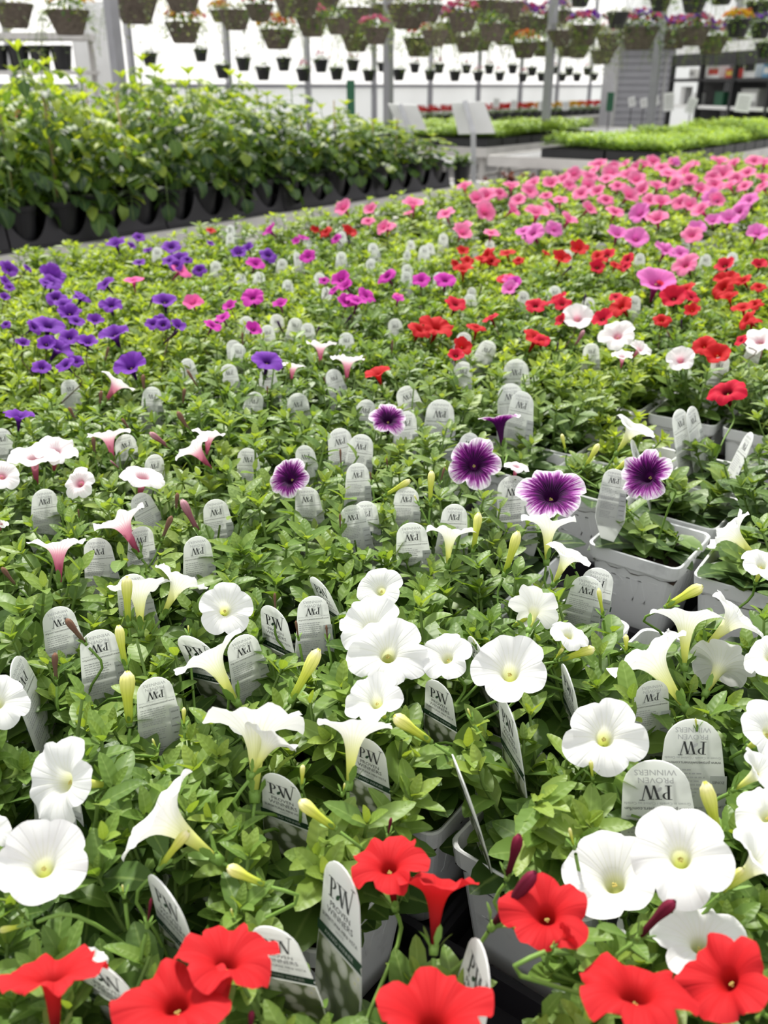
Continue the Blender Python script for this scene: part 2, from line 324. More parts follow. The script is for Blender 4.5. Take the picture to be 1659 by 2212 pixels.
def flower_mesh(shape, seed, nu=60, ns=18, ruffle=.09, notch=.2):
    r = random.Random(seed); P = SHAPES[shape]; mb = MB(); f1, f2, f3 = [r.random() * 6.28 for _ in range(3)]
    lob = [r.uniform(.9, 1.08) for _ in range(5)]; dip = [r.uniform(-.10, .10) for _ in range(5)]; tw = r.uniform(-.1, .1)
    for i in range(ns + 1):
        s = i / ns; rr, z = crv(P, s); lim = max(0, (s - .55) / .45)
        for j in range(nu):
            u = j / nu; a = 2 * pi * u; ls_ = abs(math.sin(2.5 * a)); k = int(u * 5) % 5
            w = ls_ ** .6
            rad = rr * (1 + lim ** 1.5 * (-notch * (1 - w) + (lob[k] - 1) * w))
            zz = z + lim ** 1.4 * (ruffle * (.6 * math.sin(5 * a + f1) + .45 * math.sin(9 * a + f2) + .25 * math.sin(15 * a + f3) * lim) + dip[k] * w)
            zz += .035 * lim * (1 - ls_) ** 3 - .02 * min(1, lim * 3) * (1 - lim) * (ls_ ** 6)
            aa = a + tw * lim
            mb.v.append(V((rad * math.cos(aa), rad * math.sin(aa), zz)))
    for i in range(ns):
        for j in range(nu):
            j2 = (j + 1) % nu; u0, u1, v0, v1 = j / nu, (j + 1) / nu, i / ns, (i + 1) / ns
            mb.face((i * nu + j, i * nu + j2, (i + 1) * nu + j2, (i + 1) * nu + j), 0, [(u0, v0), (u1, v0), (u1, v1), (u0, v1)])
    # anthers deep in the throat
    for q in range(5):
        a = q * 1.2566; c = V((.035 * math.cos(a), .035 * math.sin(a), -.34 + .03 * (q % 2)))
        o = len(mb.v)
        for dx, dy, dz in ((.03, 0, 0), (-.03, 0, 0), (0, .03, 0), (0, -.03, 0), (0, 0, .03), (0, 0, -.03)): mb.v.append(c + V((dx, dy, dz)))
        for tri in ((0, 2, 4), (2, 1, 4), (1, 3, 4), (3, 0, 4), (2, 0, 5), (1, 2, 5), (3, 1, 5), (0, 3, 5)): mb.face([o + x for x in tri], 1)
    return mb
MAT['anther'] = plain('yellow_anther', (.55, .45, .12), .8)
FLM = {}
for s_, lo in (('open', 4), ('cup', 3), ('funnel', 4), ('reflex', 3)):
    FLM[s_] = [flower_mesh(s_, 11 + 7 * k, ruffle=.06 + .025 * k, notch=.14 + .035 * k).mesh('petunia_flower', [PET['W'], MAT['anther']]) for k in range(lo)]
FLM['ruffled'] = [flower_mesh(a_, 90 + 5 * k, ruffle=.15, notch=.24).mesh('petunia_flower', [PET['R'], MAT['anther']]) for k, a_ in enumerate(('open', 'cup', 'reflex', 'open'))]; SHAPES['ruffled'] = SHAPES['open']
FLS = {s_: [flower_mesh(s_, 50 + 3 * k, 30, 10).mesh('petunia_flower_small', [PET['N'], MAT['anther']]) for k in range(3)] for s_ in ('open', 'cup', 'funnel', 'reflex', 'ruffled')}

def calyx(mb, p, ax, s=1.0, r=rng, m=0):
    o1 = ax.orthogonal().normalized(); o2 = ax.cross(o1)
    mb.tube([p - ax * .003 * s, p + ax * .002 * s], [.0022 * s, .0027 * s], 6, m)
    for k in range(5):
        a = k * 1.2566 + .3; out = o1 * math.cos(a) + o2 * math.sin(a); L = .011 * s * r.uniform(.8, 1.3)
        leaf(mb, p + out * .002 * s, ax * 1.0 + out * r.uniform(.35, .9), out * -1 + ax * .4, L, L * .32, r.uniform(-.3, .8), .2, .6, 3, .55, m)
def stalk(mb, p, ax, foot, r0=.0011, m=0):
    a = p - ax * .004; b = p - ax * .02
    b.z = max(b.z, foot.z + .01); c = (b + foot) * .5 + V((0, 0, .008)); P = [a, b, c, foot]
    pts = [V(crv([tuple(q) for q in P], i / 8)) for i in range(9)]
    mb.tube(pts, r0, 5, m, cap=False)
def bud_mesh(seed, fat=1.0):
    r = random.Random(seed); prof = [(0, .10), (.12, .12), (.3, .125), (.5, .14), (.68, .19), (.82, .21), (.92, .18), (1, .07)]
    mb = MB(); rings = []
    for z, rr in prof:
        ring = []
        for j in range(20):
            a = 2 * pi * j / 20; k = rr * fat * .72 * (1 + .12 * math.cos(5 * a + 2.4 * z) * min(1, z * 2))
            ring.append(V((k * math.cos(a) + .03 * math.sin(3 * z), k * math.sin(a), z + (.02 * math.cos(5 * a) if z == 1 else 0))))
        rings.append(ring)
    mb.rings(rings, 0, True, True); return mb
BUDM = [bud_mesh(k, f).mesh('petunia_bud', [BUD['W']]) for k, f in ((1, .62), (2, .72), (3, .95))]

# ------------------------------------------------------------------ lettering and pots and tags
def text_mesh(body, size, sx=1.0):
    """Outline letters as flat polygons, centred on (0,0): (verts, faces)."""
    c = bpy.data.curves.new('lettering', 'FONT'); c.body = body; c.size = size; c.align_x = 'CENTER'; c.align_y = 'CENTER'; c.resolution_u = 2
    o = bpy.data.objects.new('lettering', c); me = bpy.data.meshes.new_from_object(o)
    vs = [V((p.co.x * sx, p.co.y, 0)) for p in me.vertices]; fs = [tuple(p.vertices) for p in me.polygons]
    bpy.data.objects.remove(o); bpy.data.curves.remove(c); bpy.data.meshes.remove(me)
    return vs, fs
def logo(h, flourish=False):
    """The two serifed capitals P W of the grower's mark with their small leaf."""
    q = []
    def st(x0, y0, x1, y1, w): q.append([(x0, y0), (x0 + w, y0), (x1 + w, y1), (x1, y1)])
    st(.10, 0, .14, 1, .15); st(-.02, 0, -.02, .045, .42); st(0, .955, 0, 1, .36)
    for k in range(10):
        a0, a1 = -pi / 2 + pi * k / 10, -pi / 2 + pi * (k + 1) / 10
        q.append([(.26 + .34 * math.cos(a0), .74 + .26 * math.sin(a0)), (.26 + .34 * math.cos(a1), .74 + .26 * math.sin(a1)), (.26 + .20 * math.cos(a1), .74 + .225 * math.sin(a1)), (.26 + .20 * math.cos(a0), .74 + .225 * math.sin(a0))])
    e = 1.32 if flourish else 1.03
    st(1.02, 0, .76, 1, .16); st(1.08, 0, 1.26, .9, .05); st(1.50, 0, 1.24, 1, .16); st(1.56, 0, 1.56 + .26 * e, e, .055)
    st(.64, .955, .64, 1, .42); st(1.12, .955, 1.12, 1, .36); st(1.70 + .26 * (e - 1), e, 1.70 + .26 * (e - 1), e + .045, .34)
    lf = [[(.58, .16), (.66, .10), (.84, .22), (.94, .50), (.76, .42), (.62, .30)]]
    f = lambda L: [[V(((x - .95) * h, (y - .5) * h, 0)) for x, y in p] for p in L]
    return f(q), f(lf)

def rsq(h, r, z, n=4):
    out = []
    for cx, cy, a0 in ((h - r, h - r, 0), (-h + r, h - r, pi / 2), (-h + r, -h + r, pi), (h - r, -h + r, 3 * pi / 2)):
        for k in range(n + 1):
            a = a0 + pi / 2 * k / n; out.append(V((cx + r * math.cos(a), cy + r * math.sin(a), z)))
    return out
POT_H = .104
def pot_mesh(H=POT_H, top=.0495, bot=.035, marks=True, s=1.0, m='pot'):
    mb = MB(); rr = .010
    prof = [(bot - .004, .0), (bot, .003), (top - .006, H - .017), (top - .0015, H - .0155), (top, H - .001), (top - .001, H), (top - .0025, H - .001), (top - .0045, H - .016), (bot + .001, .006)]
    mb.rings([rsq(h, rr, z) for h, z in prof], 0, True, False)
    mb.face(list(range(len(mb.v) - 20, len(mb.v))), 0)
    if marks:                                  # raised letters moulded into each side
        qs, _ = logo(.026); sl = (top - .006 - bot) / (H - .02)
        tx = text_mesh('WINNERS', .011)
        for k in range(4):
            rot = M.Rotation(k * pi / 2, 3, 'Z')
            def put(x, y, lift):
                z = H * .60 + y; return rot @ V((x, -(bot + sl * (z - .003)) - lift, z))
            for poly in qs:
                n = len(poly); o = len(mb.v)
                for l in (.0015, -.0006): mb.v.extend([put(p.x, p.y, l) for p in poly])
                mb.face([o + i for i in range(n)], 0)
                for i in range(n): mb.face((o + i, o + n + i, o + n + (i + 1) % n, o + (i + 1) % n), 0)
            mb.add([put(p.x, p.y - .027, .0006) for p in tx[0]], tx[1], 0)
    return mb.mesh('grey_pot', MAT[m], False)
POTM = pot_mesh()
for p in POTM.polygons: p.use_smooth = False
def soil_mesh(h=.045, z=POT_H - .017):
    r = random.Random(3); mb = MB(); n = 12
    for i in range(n + 1):
        for j in range(n + 1): mb.v.append(V((-h + 2 * h * i / n, -h + 2 * h * j / n, z + r.uniform(-.003, .003) - .003 * (i in (0, n) or j in (0, n)))))
    for i in range(n):
        for j in range(n): a = i * (n + 1) + j; mb.face((a, a + n + 1, a + n + 2, a + 1), 0)
    for k in range(14):
        c = V((r.uniform(-h, h) * .9, r.uniform(-h, h) * .9, z + .003)); s = r.uniform(.001, .0024)
        mb.add([c + V(p) * s for p in ((1, 0, 0), (-1, 0, 0), (0, 1, 0), (0, -1, 0), (0, 0, 1), (0, 0, -1))], [(0, 2, 4), (2, 1, 4), (1, 3, 4), (3, 0, 4), (2, 0, 5), (1, 2, 5), (3, 1, 5), (0, 3, 5)], 1)
    return mb.mesh('potting_soil', [MAT['soil'], MAT['perlite']], False)
SOILM = soil_mesh()

TAG_L = .150
def tag_mesh(seed=0, blank=False):
    """A plant tag, foot at the origin: back print on -Y (head down), front print on +Y."""
    mb = MB(); r = random.Random(seed)
    def hw(v):                                 # half width at v below the top
        if v < .0165: return math.sqrt(max(0, .0165 ** 2 - (.0165 - v) ** 2)) * 1.0
        if v < .062: return .0165 + .0048 * ((v - .0165) / .0455)
        if v < .078: return .0213
        return max(.003, .0213 - .0183 * ((v - .078) / .052))
    vs = [0, .0006, .002, .0045, .008, .012, .0165, .025, .04, .062, .070, .078, .09, .105, .12, .13, .15]
    bend = lambda v: .010 * ((TAG_L - v) / TAG_L) ** 2
    def P3(x, v, y): return V((x, bend(v) + y, TAG_L - v))
    o = len(mb.v); nx = 5
    for y in (-.0004, .0004):
        for v in vs:
            w = hw(v) if v > 0 else .0
            for k in range(nx): mb.v.append(P3(w * (2 * k / (nx - 1) - 1), v, y))
    h = len(vs) * nx
    for i in range(len(vs) - 1):
        for k in range(nx - 1):
            a = o + i * nx + k; q = (a, a + 1, a + nx + 1, a + nx)
            mb.face(q[::-1], 0); mb.face([x + h for x in q], 0)
        a = o + i * nx; b = a + nx - 1
        mb.face((a, a + nx, a + h + nx, a + h), 0); mb.face((b, b + h, b + h + nx, b + nx), 0)
    def put(polys, v, side, m, flip, x0=0.0):  # polygons laid on a face; flip: upside down
        for p in polys:
            pts = []
            for q in p:
                x, y = (q.x, q.y) if not flip else (-q.x, -q.y)
                if side < 0: pts.append(P3(x + x0, v - y, -.0006))
                else: pts.append(P3(-(x + x0), v - y, .0006))
            o = len(mb.v); mb.v.extend(pts); mb.face([o + i for i in range(len(pts))], m)
    def word(s, size, v, side, m, flip, x0=0.0, sx=1.0):
        a, b = text_mesh(s, size, sx); put([[a[i] for i in f] for f in b], v, side, m, flip, x0)
    bar = lambda w, hh: [[V((-w / 2, -hh / 2, 0)), V((w / 2, -hh / 2, 0)), V((w / 2, hh / 2, 0)), V((-w / 2, hh / 2, 0))]]
    if not blank:
        word("WINNERS", .0044, .0062, -1, 2, True, 0, 1.05); word("PROVEN", .0044, .0104, -1, 2, True, 0, 1.05)
        L_, lf_ = logo(.0078); put(L_, .0172, -1, 1, True); put(lf_, .0172, -1, 2, True)
        word("Grown in Canada / Cultiv\u00e9 au Canada", .0021, .0232, -1, 2, True); word("www.provenwinners.com/fun", .0027, .0262, -1, 1, True)
        put(bar(.0095, .040), .054, -1, 4, True, .0148)
        for k, s in enumerate(('ZONES', 'LIGHT', 'LUMIERE', 'ZONES', 'LIGHT')): word(s, .0022, .038 + .0075 * k, -1, 1, True, .0148)
        v = .0305
        while v < .078:                        # the fine print, too small to read
            w = r.uniform(.013, .022); x = -.0155; 
            while x < -.0155 + w:
                l = r.uniform(.001, .0035); put(bar(l, .0008), v, -1, 2, True, x + l / 2); x += l + .0006
            v += .0023 if r.random() > .18 else .005
        L_, lf_ = logo(.0115, True); put(L_, .0170, 1, 1, False); put(lf_, .0170, 1, 3, False)
        word("PROVEN", .0046, .0266, 1, 1, False, 0, 1.1); word("WINNERS", .0050, .0310, 1, 1, False, 0, 1.1)
        word("SUPERTUNIA MINI VISTA", .0030, .0360, 1, 1, False); word("WHITE", .0026, .0394, 1, 2, False)
        put([[V((-.021, -.003, 0)), V((.0215, -.003, 0)), V((.0195, 0, 0)), V((.0215, .003, 0)), V((-.021, .003, 0))]], .0450, 1, 3, False)
        a, b = text_mesh("AWARD WINNER", .0034)
        mb.add([P3(-p.x, .0450 - p.y, .0008) for p in a], b, 0)
        n = 6
        for i in range(n):                     # the printed picture
            for k in range(4):
                v0, v1 = .0495 + i * .0068, .0495 + (i + 1) * .0068
                c = [(-1 + .5 * k, v0), (-.5 + .5 * k, v0), (-.5 + .5 * k, v1), (-1 + .5 * k, v1)]
                o = len(mb.v); mb.v.extend([P3(-x * hw(v) * .97, v, .0006) for x, v in c]); mb.face((o, o + 1, o + 2, o + 3), 5)
    return mb.mesh('plant_tag', [MAT['tagw'], MAT['ink'], MAT['inkg'], MAT['green_ink'], MAT['greypatch'], MAT['picture']], False)
MAT['greypatch'] = plain('pale_grey_print', (.52, .53, .54), .5, var=.02)
def picture_mat():
    m, t, out = nt('printed_flower_picture'); L = t.links.new
    tc = N(t, 'ShaderNodeTexCoord'); vo = N(t, 'ShaderNodeTexVoronoi'); vo.inputs['Scale'].default_value = 95; L(tc.outputs['Object'], vo.inputs['Vector'])
    r = ramp(t, [(0, (.75, .72, .3)), (.12, (.78, .77, .72)), (.40, (.62, .63, .54)), (.55, (.16, .20, .09)), (1, (.08, .10, .05))]); L(vo.outputs['Distance'], r.inputs['Fac'])
    p = N(t, 'ShaderNodeBsdfPrincipled'); p.inputs['Roughness'].default_value = .45; L(r.outputs['Color'], p.inputs['Base Color']); L(p.outputs[0], out.inputs['Surface']); return m
MAT['picture'] = picture_mat()
TAGM = [tag_mesh(k) for k in range(2)]
# ------------------------------------------------------------------ what stands where (photograph pixels)
# blooms: kind, x, y, width, facing (to the side, up, towards us), shape
BIG = [l.split() for l in """
W 488 1315 120 .12 .25 .95 open
W 299 1262 138 -.05 1 -.14 funnel
W 393 1247 122 .42 .85 .05 funnel
W 446 1408 168 -.5 .85 .05 funnel
W 556 1552 214 .03 .95 -.22 funnel
W 590 1590 120 .45 .8 -.1 funnel
W 766 1564 168 .1 1 -.1 funnel
W 808 1510 125 -.3 .5 .8 cup
W 126 1688 192 -.7 .12 .62 open
W 92 1864 190 -.08 .38 .92 cup
W 335 1752 225 -.74 .62 .12 funnel
W 818 1272 105 -.35 .35 .86 open
W 795 1348 135 -.3 .6 .7 cup
W 838 1408 168 0 .38 .92 open
W 962 1416 118 -.3 .5 .8 open
W 1100 1445 164 -.05 .45 .9 cup
W 1156 1312 112 .15 .55 -.7 open
W 1232 1368 88 .3 .6 .5 reflex
W 1398 1410 182 -.55 .8 .12 funnel
W 1482 1324 152 .03 1 -.12 funnel
W 1598 1326 140 .66 .7 .05 funnel
W 1560 1432 140 .25 .5 -.5 open
W 1655 1412 110 -.5 .5 .6 open
W 1306 1590 172 .05 .25 .96 open
W 1672 1578 150 .5 .4 .7 open
W 1650 1662 110 .6 .5 .3 funnel
W 1650 1755 135 -.3 .5 .8 open
W 1655 1850 160 .62 .62 .3 funnel
W 1470 1846 218 0 .28 .96 open
W 1322 1892 205 -.15 .5 .8 cup
W 1515 2030 195 .1 .55 .75 open
W 973 1142 106 .08 1 .02 funnel
W 1186 1122 122 .06 1 .05 funnel
W 1230 1194 102 .42 .85 .15 funnel
W 1572 1143 112 -.66 .68 .1 funnel
W 1648 1216 90 .2 .6 .6 open
W 1373 919 96 .5 .75 .15 funnel
W 0 1512 130 .3 .4 .8 open
W -12 1792 80 .3 .4 .8 open
W 205 2070 60 .4 .6 .5 cup
K 72 982 106 -.1 .9 .35 open
K 120 970 92 .05 .72 .6 open
K 5 1025 75 .1 .5 .8 open
K 170 1042 72 -.4 .3 .7 reflex
K 232 934 88 -.2 .95 .02 funnel
K 310 1025 96 .15 .85 .4 reflex
K 257 1118 122 -.45 .86 .04 funnel
K 125 1170 124 -.04 1 .0 funnel
K 452 934 74 .1 .95 .1 funnel
K 415 962 94 -.6 .75 .15 funnel
K 258 822 80 .5 .8 .05 funnel
K 692 742 66 0 1 .0 funnel
K 633 787 56 .1 1 .05 funnel
K 751 773 74 .05 1 .0 funnel
K 1248 684 66 .1 .55 .8 cup
K 1334 722 78 0 .6 .78 open
K 1384 752 48 .5 .6 .4 cup
K 1345 766 46 .1 .8 .3 funnel
K 1470 775 60 0 .45 .9 cup
K 1642 733 80 0 .75 .6 open
K 1117 1005 56 .2 .85 .3 reflex
K 3 1130 30 .1 .8 .5 open
V 1024 1000 116 0 .35 .93 open
V 1192 1064 144 .06 .6 .78 open
V 1394 1026 120 -.5 .3 .78 open
V 1078 900 90 -.1 1 .02 funnel
V 624 1032 92 -.45 .3 .8 open
V 838 904 82 0 .6 .75 open
R 838 1862 168 -.12 .72 .6 ruffled
R 944 1902 178 .05 1 .08 funnel
R 1180 1968 188 -.05 .55 .82 ruffled
R 112 2096 216 -.06 .95 .32 ruffled
R 378 2152 245 -.12 .75 .6 ruffled
R 492 2062 218 .1 .8 .5 ruffled
R 935 2186 248 0 .75 .6 ruffled
R 1372 2132 246 0 .8 .5 ruffled
R 1562 2108 205 -.5 .38 .78 ruffled
R 1230 2020 60 .7 .5 -.2 funnel
""".strip().splitlines()]
# small blooms farther off: kind then x,y,w triples
SMALL = """
R 945 703 76 908 710 56 1030 705 46 1160 728 62 1000 745 46 815 805 56 1340 660 56 1520 745 52 1550 762 56 1605 662 46 1610 690 48 1625 690 42 1560 620 56 1572 600 56 1480 622 46 1495 668 34 1640 618 34 1630 655 36 1250 535 42 1213 555 42 1000 577 44 1010 562 30 985 570 26 1050 550 40 1095 545 36 1000 540 28 1062 562 36 1040 558 30 755 497 38 703 500 32 680 496 22 1120 562 26 455 497 22 1605 605 40 1575 640 40 1430 690 40 1290 552 34 1330 572 30 1300 560 28 1180 545 20
C 985 655 48 1570 842 80 1157 658 46 1200 645 50 1215 655 40 1300 686 46 1455 640 58 1565 570 42 1640 570 36 1095 598 46 1355 560 32 1310 548 40 1290 575 34 985 765 36 1060 685 38 1170 735 40 1330 640 30 1495 640 40 1210 690 30 1600 735 30 1440 605 40 1350 575 30
M 835 595 46 910 603 42 962 603 50 860 645 30 545 640 54 605 655 36 480 685 36 460 702 40 548 708 40 735 600 46 745 615 36 772 647 48 792 637 44 750 648 42 720 625 30 665 553 36 580 496 36 655 512 26 725 515 30 553 568 42 1110 608 36 700 605 24 640 520 20 495 660 34
H 288 603 44 392 582 48 415 652 42 1100 603 30 430 648 24 860 640 26
P 280 787 72 578 777 70 115 592 58 110 610 46 105 700 72 130 747 68 75 706 40 245 716 68 355 646 54 352 700 36 330 698 36 385 702 34 225 612 44 240 657 50 180 640 42 120 642 44 150 672 52 165 692 36 205 690 36 20 580 42 12 607 28 10 640 24 50 740 30 90 792 42 140 787 42 165 780 32 12 700 24 40 897 60 150 727 46 250 525 44 300 512 28 370 532 42 385 556 48 365 562 32 300 566 28 320 540 22 430 582 32 380 572 34 515 543 36 535 535 28 580 550 40 455 525 18 60 578 24 190 737 40 135 655 40 100 740 40 20 620 24 100 610 30 345 690 30 170 640 26 405 560 26 285 530 20
N 1292 352 40 1412 346 32 1240 375 38 1215 384 36 1190 392 38 1150 396 40 1145 411 42 1105 400 38 1050 420 46 1030 426 36 1003 401 34 892 438 48 882 458 22 962 460 42 1050 455 50 1110 451 38 1160 457 54 1186 446 32 1255 416 42 1230 472 42 1000 487 42 1000 501 44 1062 502 36 1275 448 38 1330 456 42 1420 470 50 1495 506 46 1512 451 44 1360 420 46 1375 386 42 1355 375 42 1320 373 42 1480 368 46 1560 373 50 1540 381 36 1545 396 42 1445 373 42 1455 396 42 1490 386 38 1555 346 38 1585 351 30 1630 346 38 1615 371 38 1652 347 34 1645 401 38 1650 381 36 1430 361 36 1455 347 28 1275 381 38 1280 368 34 1395 352 34 1370 362 34 1405 431 38 1470 436 42 1430 434 44 1490 441 36 1608 401 36 1180 421 30 1080 416 34 740 446 42 800 451 32 795 476 32 828 490 36 835 487 40 1480 570 58 1310 385 34 1335 400 36 1230 398 34 1290 410 36 1385 408 38 1420 400 36 1515 405 38 1575 400 36 1590 385 34 1120 430 36 1210 430 36 1310 430 38 1550 430 38 1270 398 32 1350 352 24 1500 352 24 1325 358 28
O 1150 501 56 1198 494 42 1335 501 46 1375 511 54 1440 538 52 1505 491 42 1420 602 88 1617 431 44 1595 456 50 1637 501 50 1380 458 50 1130 498 34 1100 620 38 1460 350 24 1575 470 44 1540 475 36 1535 426 44 1470 545 40
"""
# buds: kind, tip x,y, foot x,y, thickness
BUDS = [l.split() for l in """
W 280 1245 278 1345 1 | W 260 1350 272 1440 1 | W 277 1450 280 1560 2 | W 690 1400 630 1510 1 | W 1033 1108 1022 1188 1 | W 1116 1148 1090 1240 1 | W 648 1728 722 1788 2 | W 495 1866 570 1910 2 | W 408 1795 345 1875 1 | W 0 2008 62 1996 1 | W 852 1542 928 1600 2 | W 885 1038 832 1070 1
W 932 1018 930 1088 1 | W 1213 938 1222 975 1 | W 1290 960 1262 1010 1 | W 1352 995 1322 1022 1 | W 1510 1265 1440 1310 2 | W 1510 1680 1552 1810 1 | W 1160 1318 1110 1352 2 | W 1282 1400 1215 1425 2 | W 655 1650 652 1700 1 | W 1274 1640 1280 1680 1 | W 398 1528 398 1570 1 | W 1290 1270 1302 1330 0 | W 1350 1370 1352 1408 2 | W 1215 1400 1200 1425 2 | W 1022 1380 1030 1400 0 | W 408 1350 408 1372 0 | W 460 1440 470 1465 0 | W 1140 1405 1128 1440 0 | W 1010 1530 1020 1555 0 | W 330 1595 340 1620 0 | W 745 1690 740 1715 0 | W 1228 1785 1240 1830 0 | W 1500 1550 1505 1575 0 | W 265 1910 268 1935 0 | W 500 1960 505 1985 0 | W 1230 1200 1240 1225 0 | W 895 1070 905 1090 0 | W 1600 1870 1560 1930 1
K 205 945 205 985 1 | K 265 905 282 930 1 | L 325 935 372 970 1 | K 385 890 412 935 1 | L 395 1080 430 1150 1 | K 385 1065 380 1105 1 | K 372 1115 350 1165 1 | K 150 1335 185 1390 1 | K 120 1410 122 1470 1 | K 10 1225 35 1265 1 | K 170 1100 172 1125 0 | K 595 1280 595 1325 0 | K 735 970 737 1005 0 | K 735 1110 735 1145 0 | L 240 995 262 1015 0 | K 705 1350 708 1385 0 | K 800 1020 803 1045 0 | K 310 810 312 850 1 | K 400 840 395 875 1 | K 405 800 430 840 0 | K 150 880 165 910 1 | K 220 845 215 880 1 | K 848 735 846 770 0 | K 700 815 705 835 0 | K 578 835 578 860 0 | K 525 720 524 755 0 | L 1260 715 1240 750 1 | K 470 700 472 720 0 | K 790 770 780 790 0 | K 960 1010 950 1045 0 | K 835 990 838 1015 0 | K 640 1340 645 1380 0 | K 235 750 225 790 0 | K 1440 715 1455 740 0 | K 1425 690 1430 710 0
R 1118 1795 1095 1895 1 | R 1148 1868 1065 2000 2 | R 1448 1935 1380 2025 1 | R 845 1765 838 1805 2 | R 545 2180 540 2240 1 | R 330 1935 318 2000 0
P 335 640 320 670 0 | P 385 715 350 745 0 | P 165 735 205 760 0 | P 755 520 748 540 0 | P 1235 575 1210 600 0 | P 600 695 615 725 0 | P 690 705 680 730 0 | P 1470 690 1472 715 0 | P 1265 635 1258 665 0 | P 1040 620 1035 640 0 | P 1205 740 1200 765 0 | P 760 680 742 705 0 | P 500 620 485 640 0
""".replace('\n', '|').split('|') if l.strip()]
# plant tags: print towards us, top x,y, width, lean of the print to the side, tall
TAGS = [l.split() for l in """
B 335 1477 84 .12 | B 213 1373 100 .10 | F 425 1355 120 -.75 | B 527 1385 88 .35 | F 605 1300 100 -.8 | F 700 1238 90 -.7 | B 677 1298 78 .1 | B 430 1164 76 .05 | B 283 1250 70 .05 | B 205 1170 66 -.3 | B 100 1063 54 .1 | B 125 1320 60 .1 | B 305 1068 50 .3 | B 272 946 44 .2 | B 342 986 42 .1 | B 530 972 56 .1 | B 465 1085 56 .1 | B 737 930 68 .3 | B 783 944 64 -.1 | B 775 1005 56 .1 | B 650 967 48 -.4 | B 2 930 40 .2 | B 312 1145 46 .2 | B 645 855 58 .05 | B 799 868 56 .1 | B 575 800 46 .05 | B 720 800 44 .1 | B 556 852 40 .3 | B 505 735 36 .1 | B 330 840 32 .2 | B 145 822 34 .1 | B 407 776 30 .2 | B 495 790 38 .2
B 1062 741 50 .1 | B 1115 779 66 0 | B 1003 784 50 .15 | B 1102 831 66 .1 | B 1122 850 70 -.35 | B 875 841 58 .1 | B 952 868 74 .05 | B 883 893 62 .1 | B 1014 934 46 -.4 | B 985 1096 66 .1 | B 888 1141 82 -.05 | B 1108 1036 84 .05 | B 1326 1020 60 -.1 | B 1296 1238 82 .05 | B 1270 1258 84 -.1 | B 880 1060 66 .1 | B 790 1090 50 .1 | B 760 1100 46 .2 | B 660 1060 46 .1
F 1022 1640 110 -1.2 | F 1124 1508 110 -1.15 | F 1256 1442 100 -1.18 | B 1420 1485 66 .55 | B 1415 1668 185 .15 | B 1505 1570 150 .3 | F 962 1462 90 -.7 | F 618 1655 120 -.6 | F 598 1975 140 -.5 | F 775 1860 130 -1.0 | F 812 1585 90 -.6 | B 60 1425 60 1.2 | B 88 1650 60 -.9 | F 385 1880 130 -1.1 | F 1055 1375 70 -1.05 | B 1480 886 60 1.25 | B 1508 880 50 1.2 | B 1605 930 50 -1.2 | B 1383 950 60 1.2 | F 235 2030 120 -.9 | F 1090 2055 110 -1.2
""".replace('\n', '|').split('|') if l.strip()]
# white tag tops showing over the far foliage
CAPS = "495 487 24 500 505 20 340 535 16 645 545 18 520 590 20 625 605 22 735 545 18 710 622 20 875 541 18 930 525 22 918 530 18 960 505 24 880 572 20 880 585 20 1015 622 20 1015 635 18 1380 548 22 1525 550 22 1280 745 36 1560 775 36 1630 742 36 1200 620 22 1130 630 22 1225 540 18 690 590 14 600 680 24 535 685 24 510 745 28 640 690 20 660 700 20 580 705 24 1565 770 28 850 690 20 610 560 14 800 560 14 1370 640 24 1275 645 22 945 590 18 1585 545 20 1060 520 14 890 520 14 740 500 14 805 525 14 560 590 16 465 565 14 1005 720 20 745 720 26"
# ------------------------------------------------------------------ the petunia bench
BENCH = .75; RIM = BENCH + .006 + POT_H; CANOPY = RIM + .075; BLOOM = .952
PITCH = .1085
corner = at(1470, 330, .96); A_END = corner.dot(A); B_EDGE = .5 * (at(0, 566, .90).dot(B) + at(900, 424, .90).dot(B))
lone = at(1405, 1163, RIM); OA, OB = lone.dot(A), lone.dot(B)
A0 = -.35
# which foliage grows where, by the spot of the photograph where the plant shows
def zone(x, y):
    if y < 560 and x > 840: return 'N'
    if y < 560 and x > 600 and y < 500: return 'N'
    if x > 870 + (y - 560) * .1 and y < 800: return 'R'
    if x < 440 + (y - 600) * -.6 and y < 850 and x < 450: return 'P'
    if y < 790: return 'M'
    if y < 1225 and x < 560 + (1225 - y) * .2: return 'K'
    if 850 < y < 1330 and x > 1130: return 'G'
    if y < 1130: return 'V'
    if y > 1930: return 'R2'
    return 'W'
def inside(x, y, poly):
    c = False; n = len(poly)
    for i in range(n):
        (x0, y0), (x1, y1) = poly[i], poly[i - 1]
        if (y0 > y) != (y1 > y) and x < (x1 - x0) * (y - y0) / (y1 - y0) + x0: c = not c
    return c
GAP = [(1120, 870), (1180, 850), (1700, 850), (1700, 1330), (1320, 1400), (1190, 1300), (1110, 1150), (960, 1080), (960, 1010), (1110, 1000)]
HOLES = [(985, 1100), (1235, 1165), (1555, 1350), (1050, 1960), (1440, 930)]
PLANTS = []
for i in range(-40, 70):
    for j in range(-50, 30):
        a, b = OA + i * PITCH, OB + j * PITCH
        if not (A0 < a < A_END and b < B_EDGE - .125): continue
        p = ab(a, b, RIM)
        if depth(p) < .22: continue
        x, y = proj(ab(a, b, CANOPY)); xr, yr = proj(p)
        mx = 130 if y > 1000 else 60
        if not (-mx - 170 < x < 1659 + mx + (420 if y > 900 else 260) and y < 2420): continue
        out_ = not (-mx < x < 1659 + mx)
        PLANTS.append(dict(i=i, j=j, a=a, b=b, p=p, x=x, y=y, xr=xr, yr=yr, out=out_, z=zone(x, y), fl=[], bd=[]))
far = [q for q in PLANTS if q['y'] < 520]
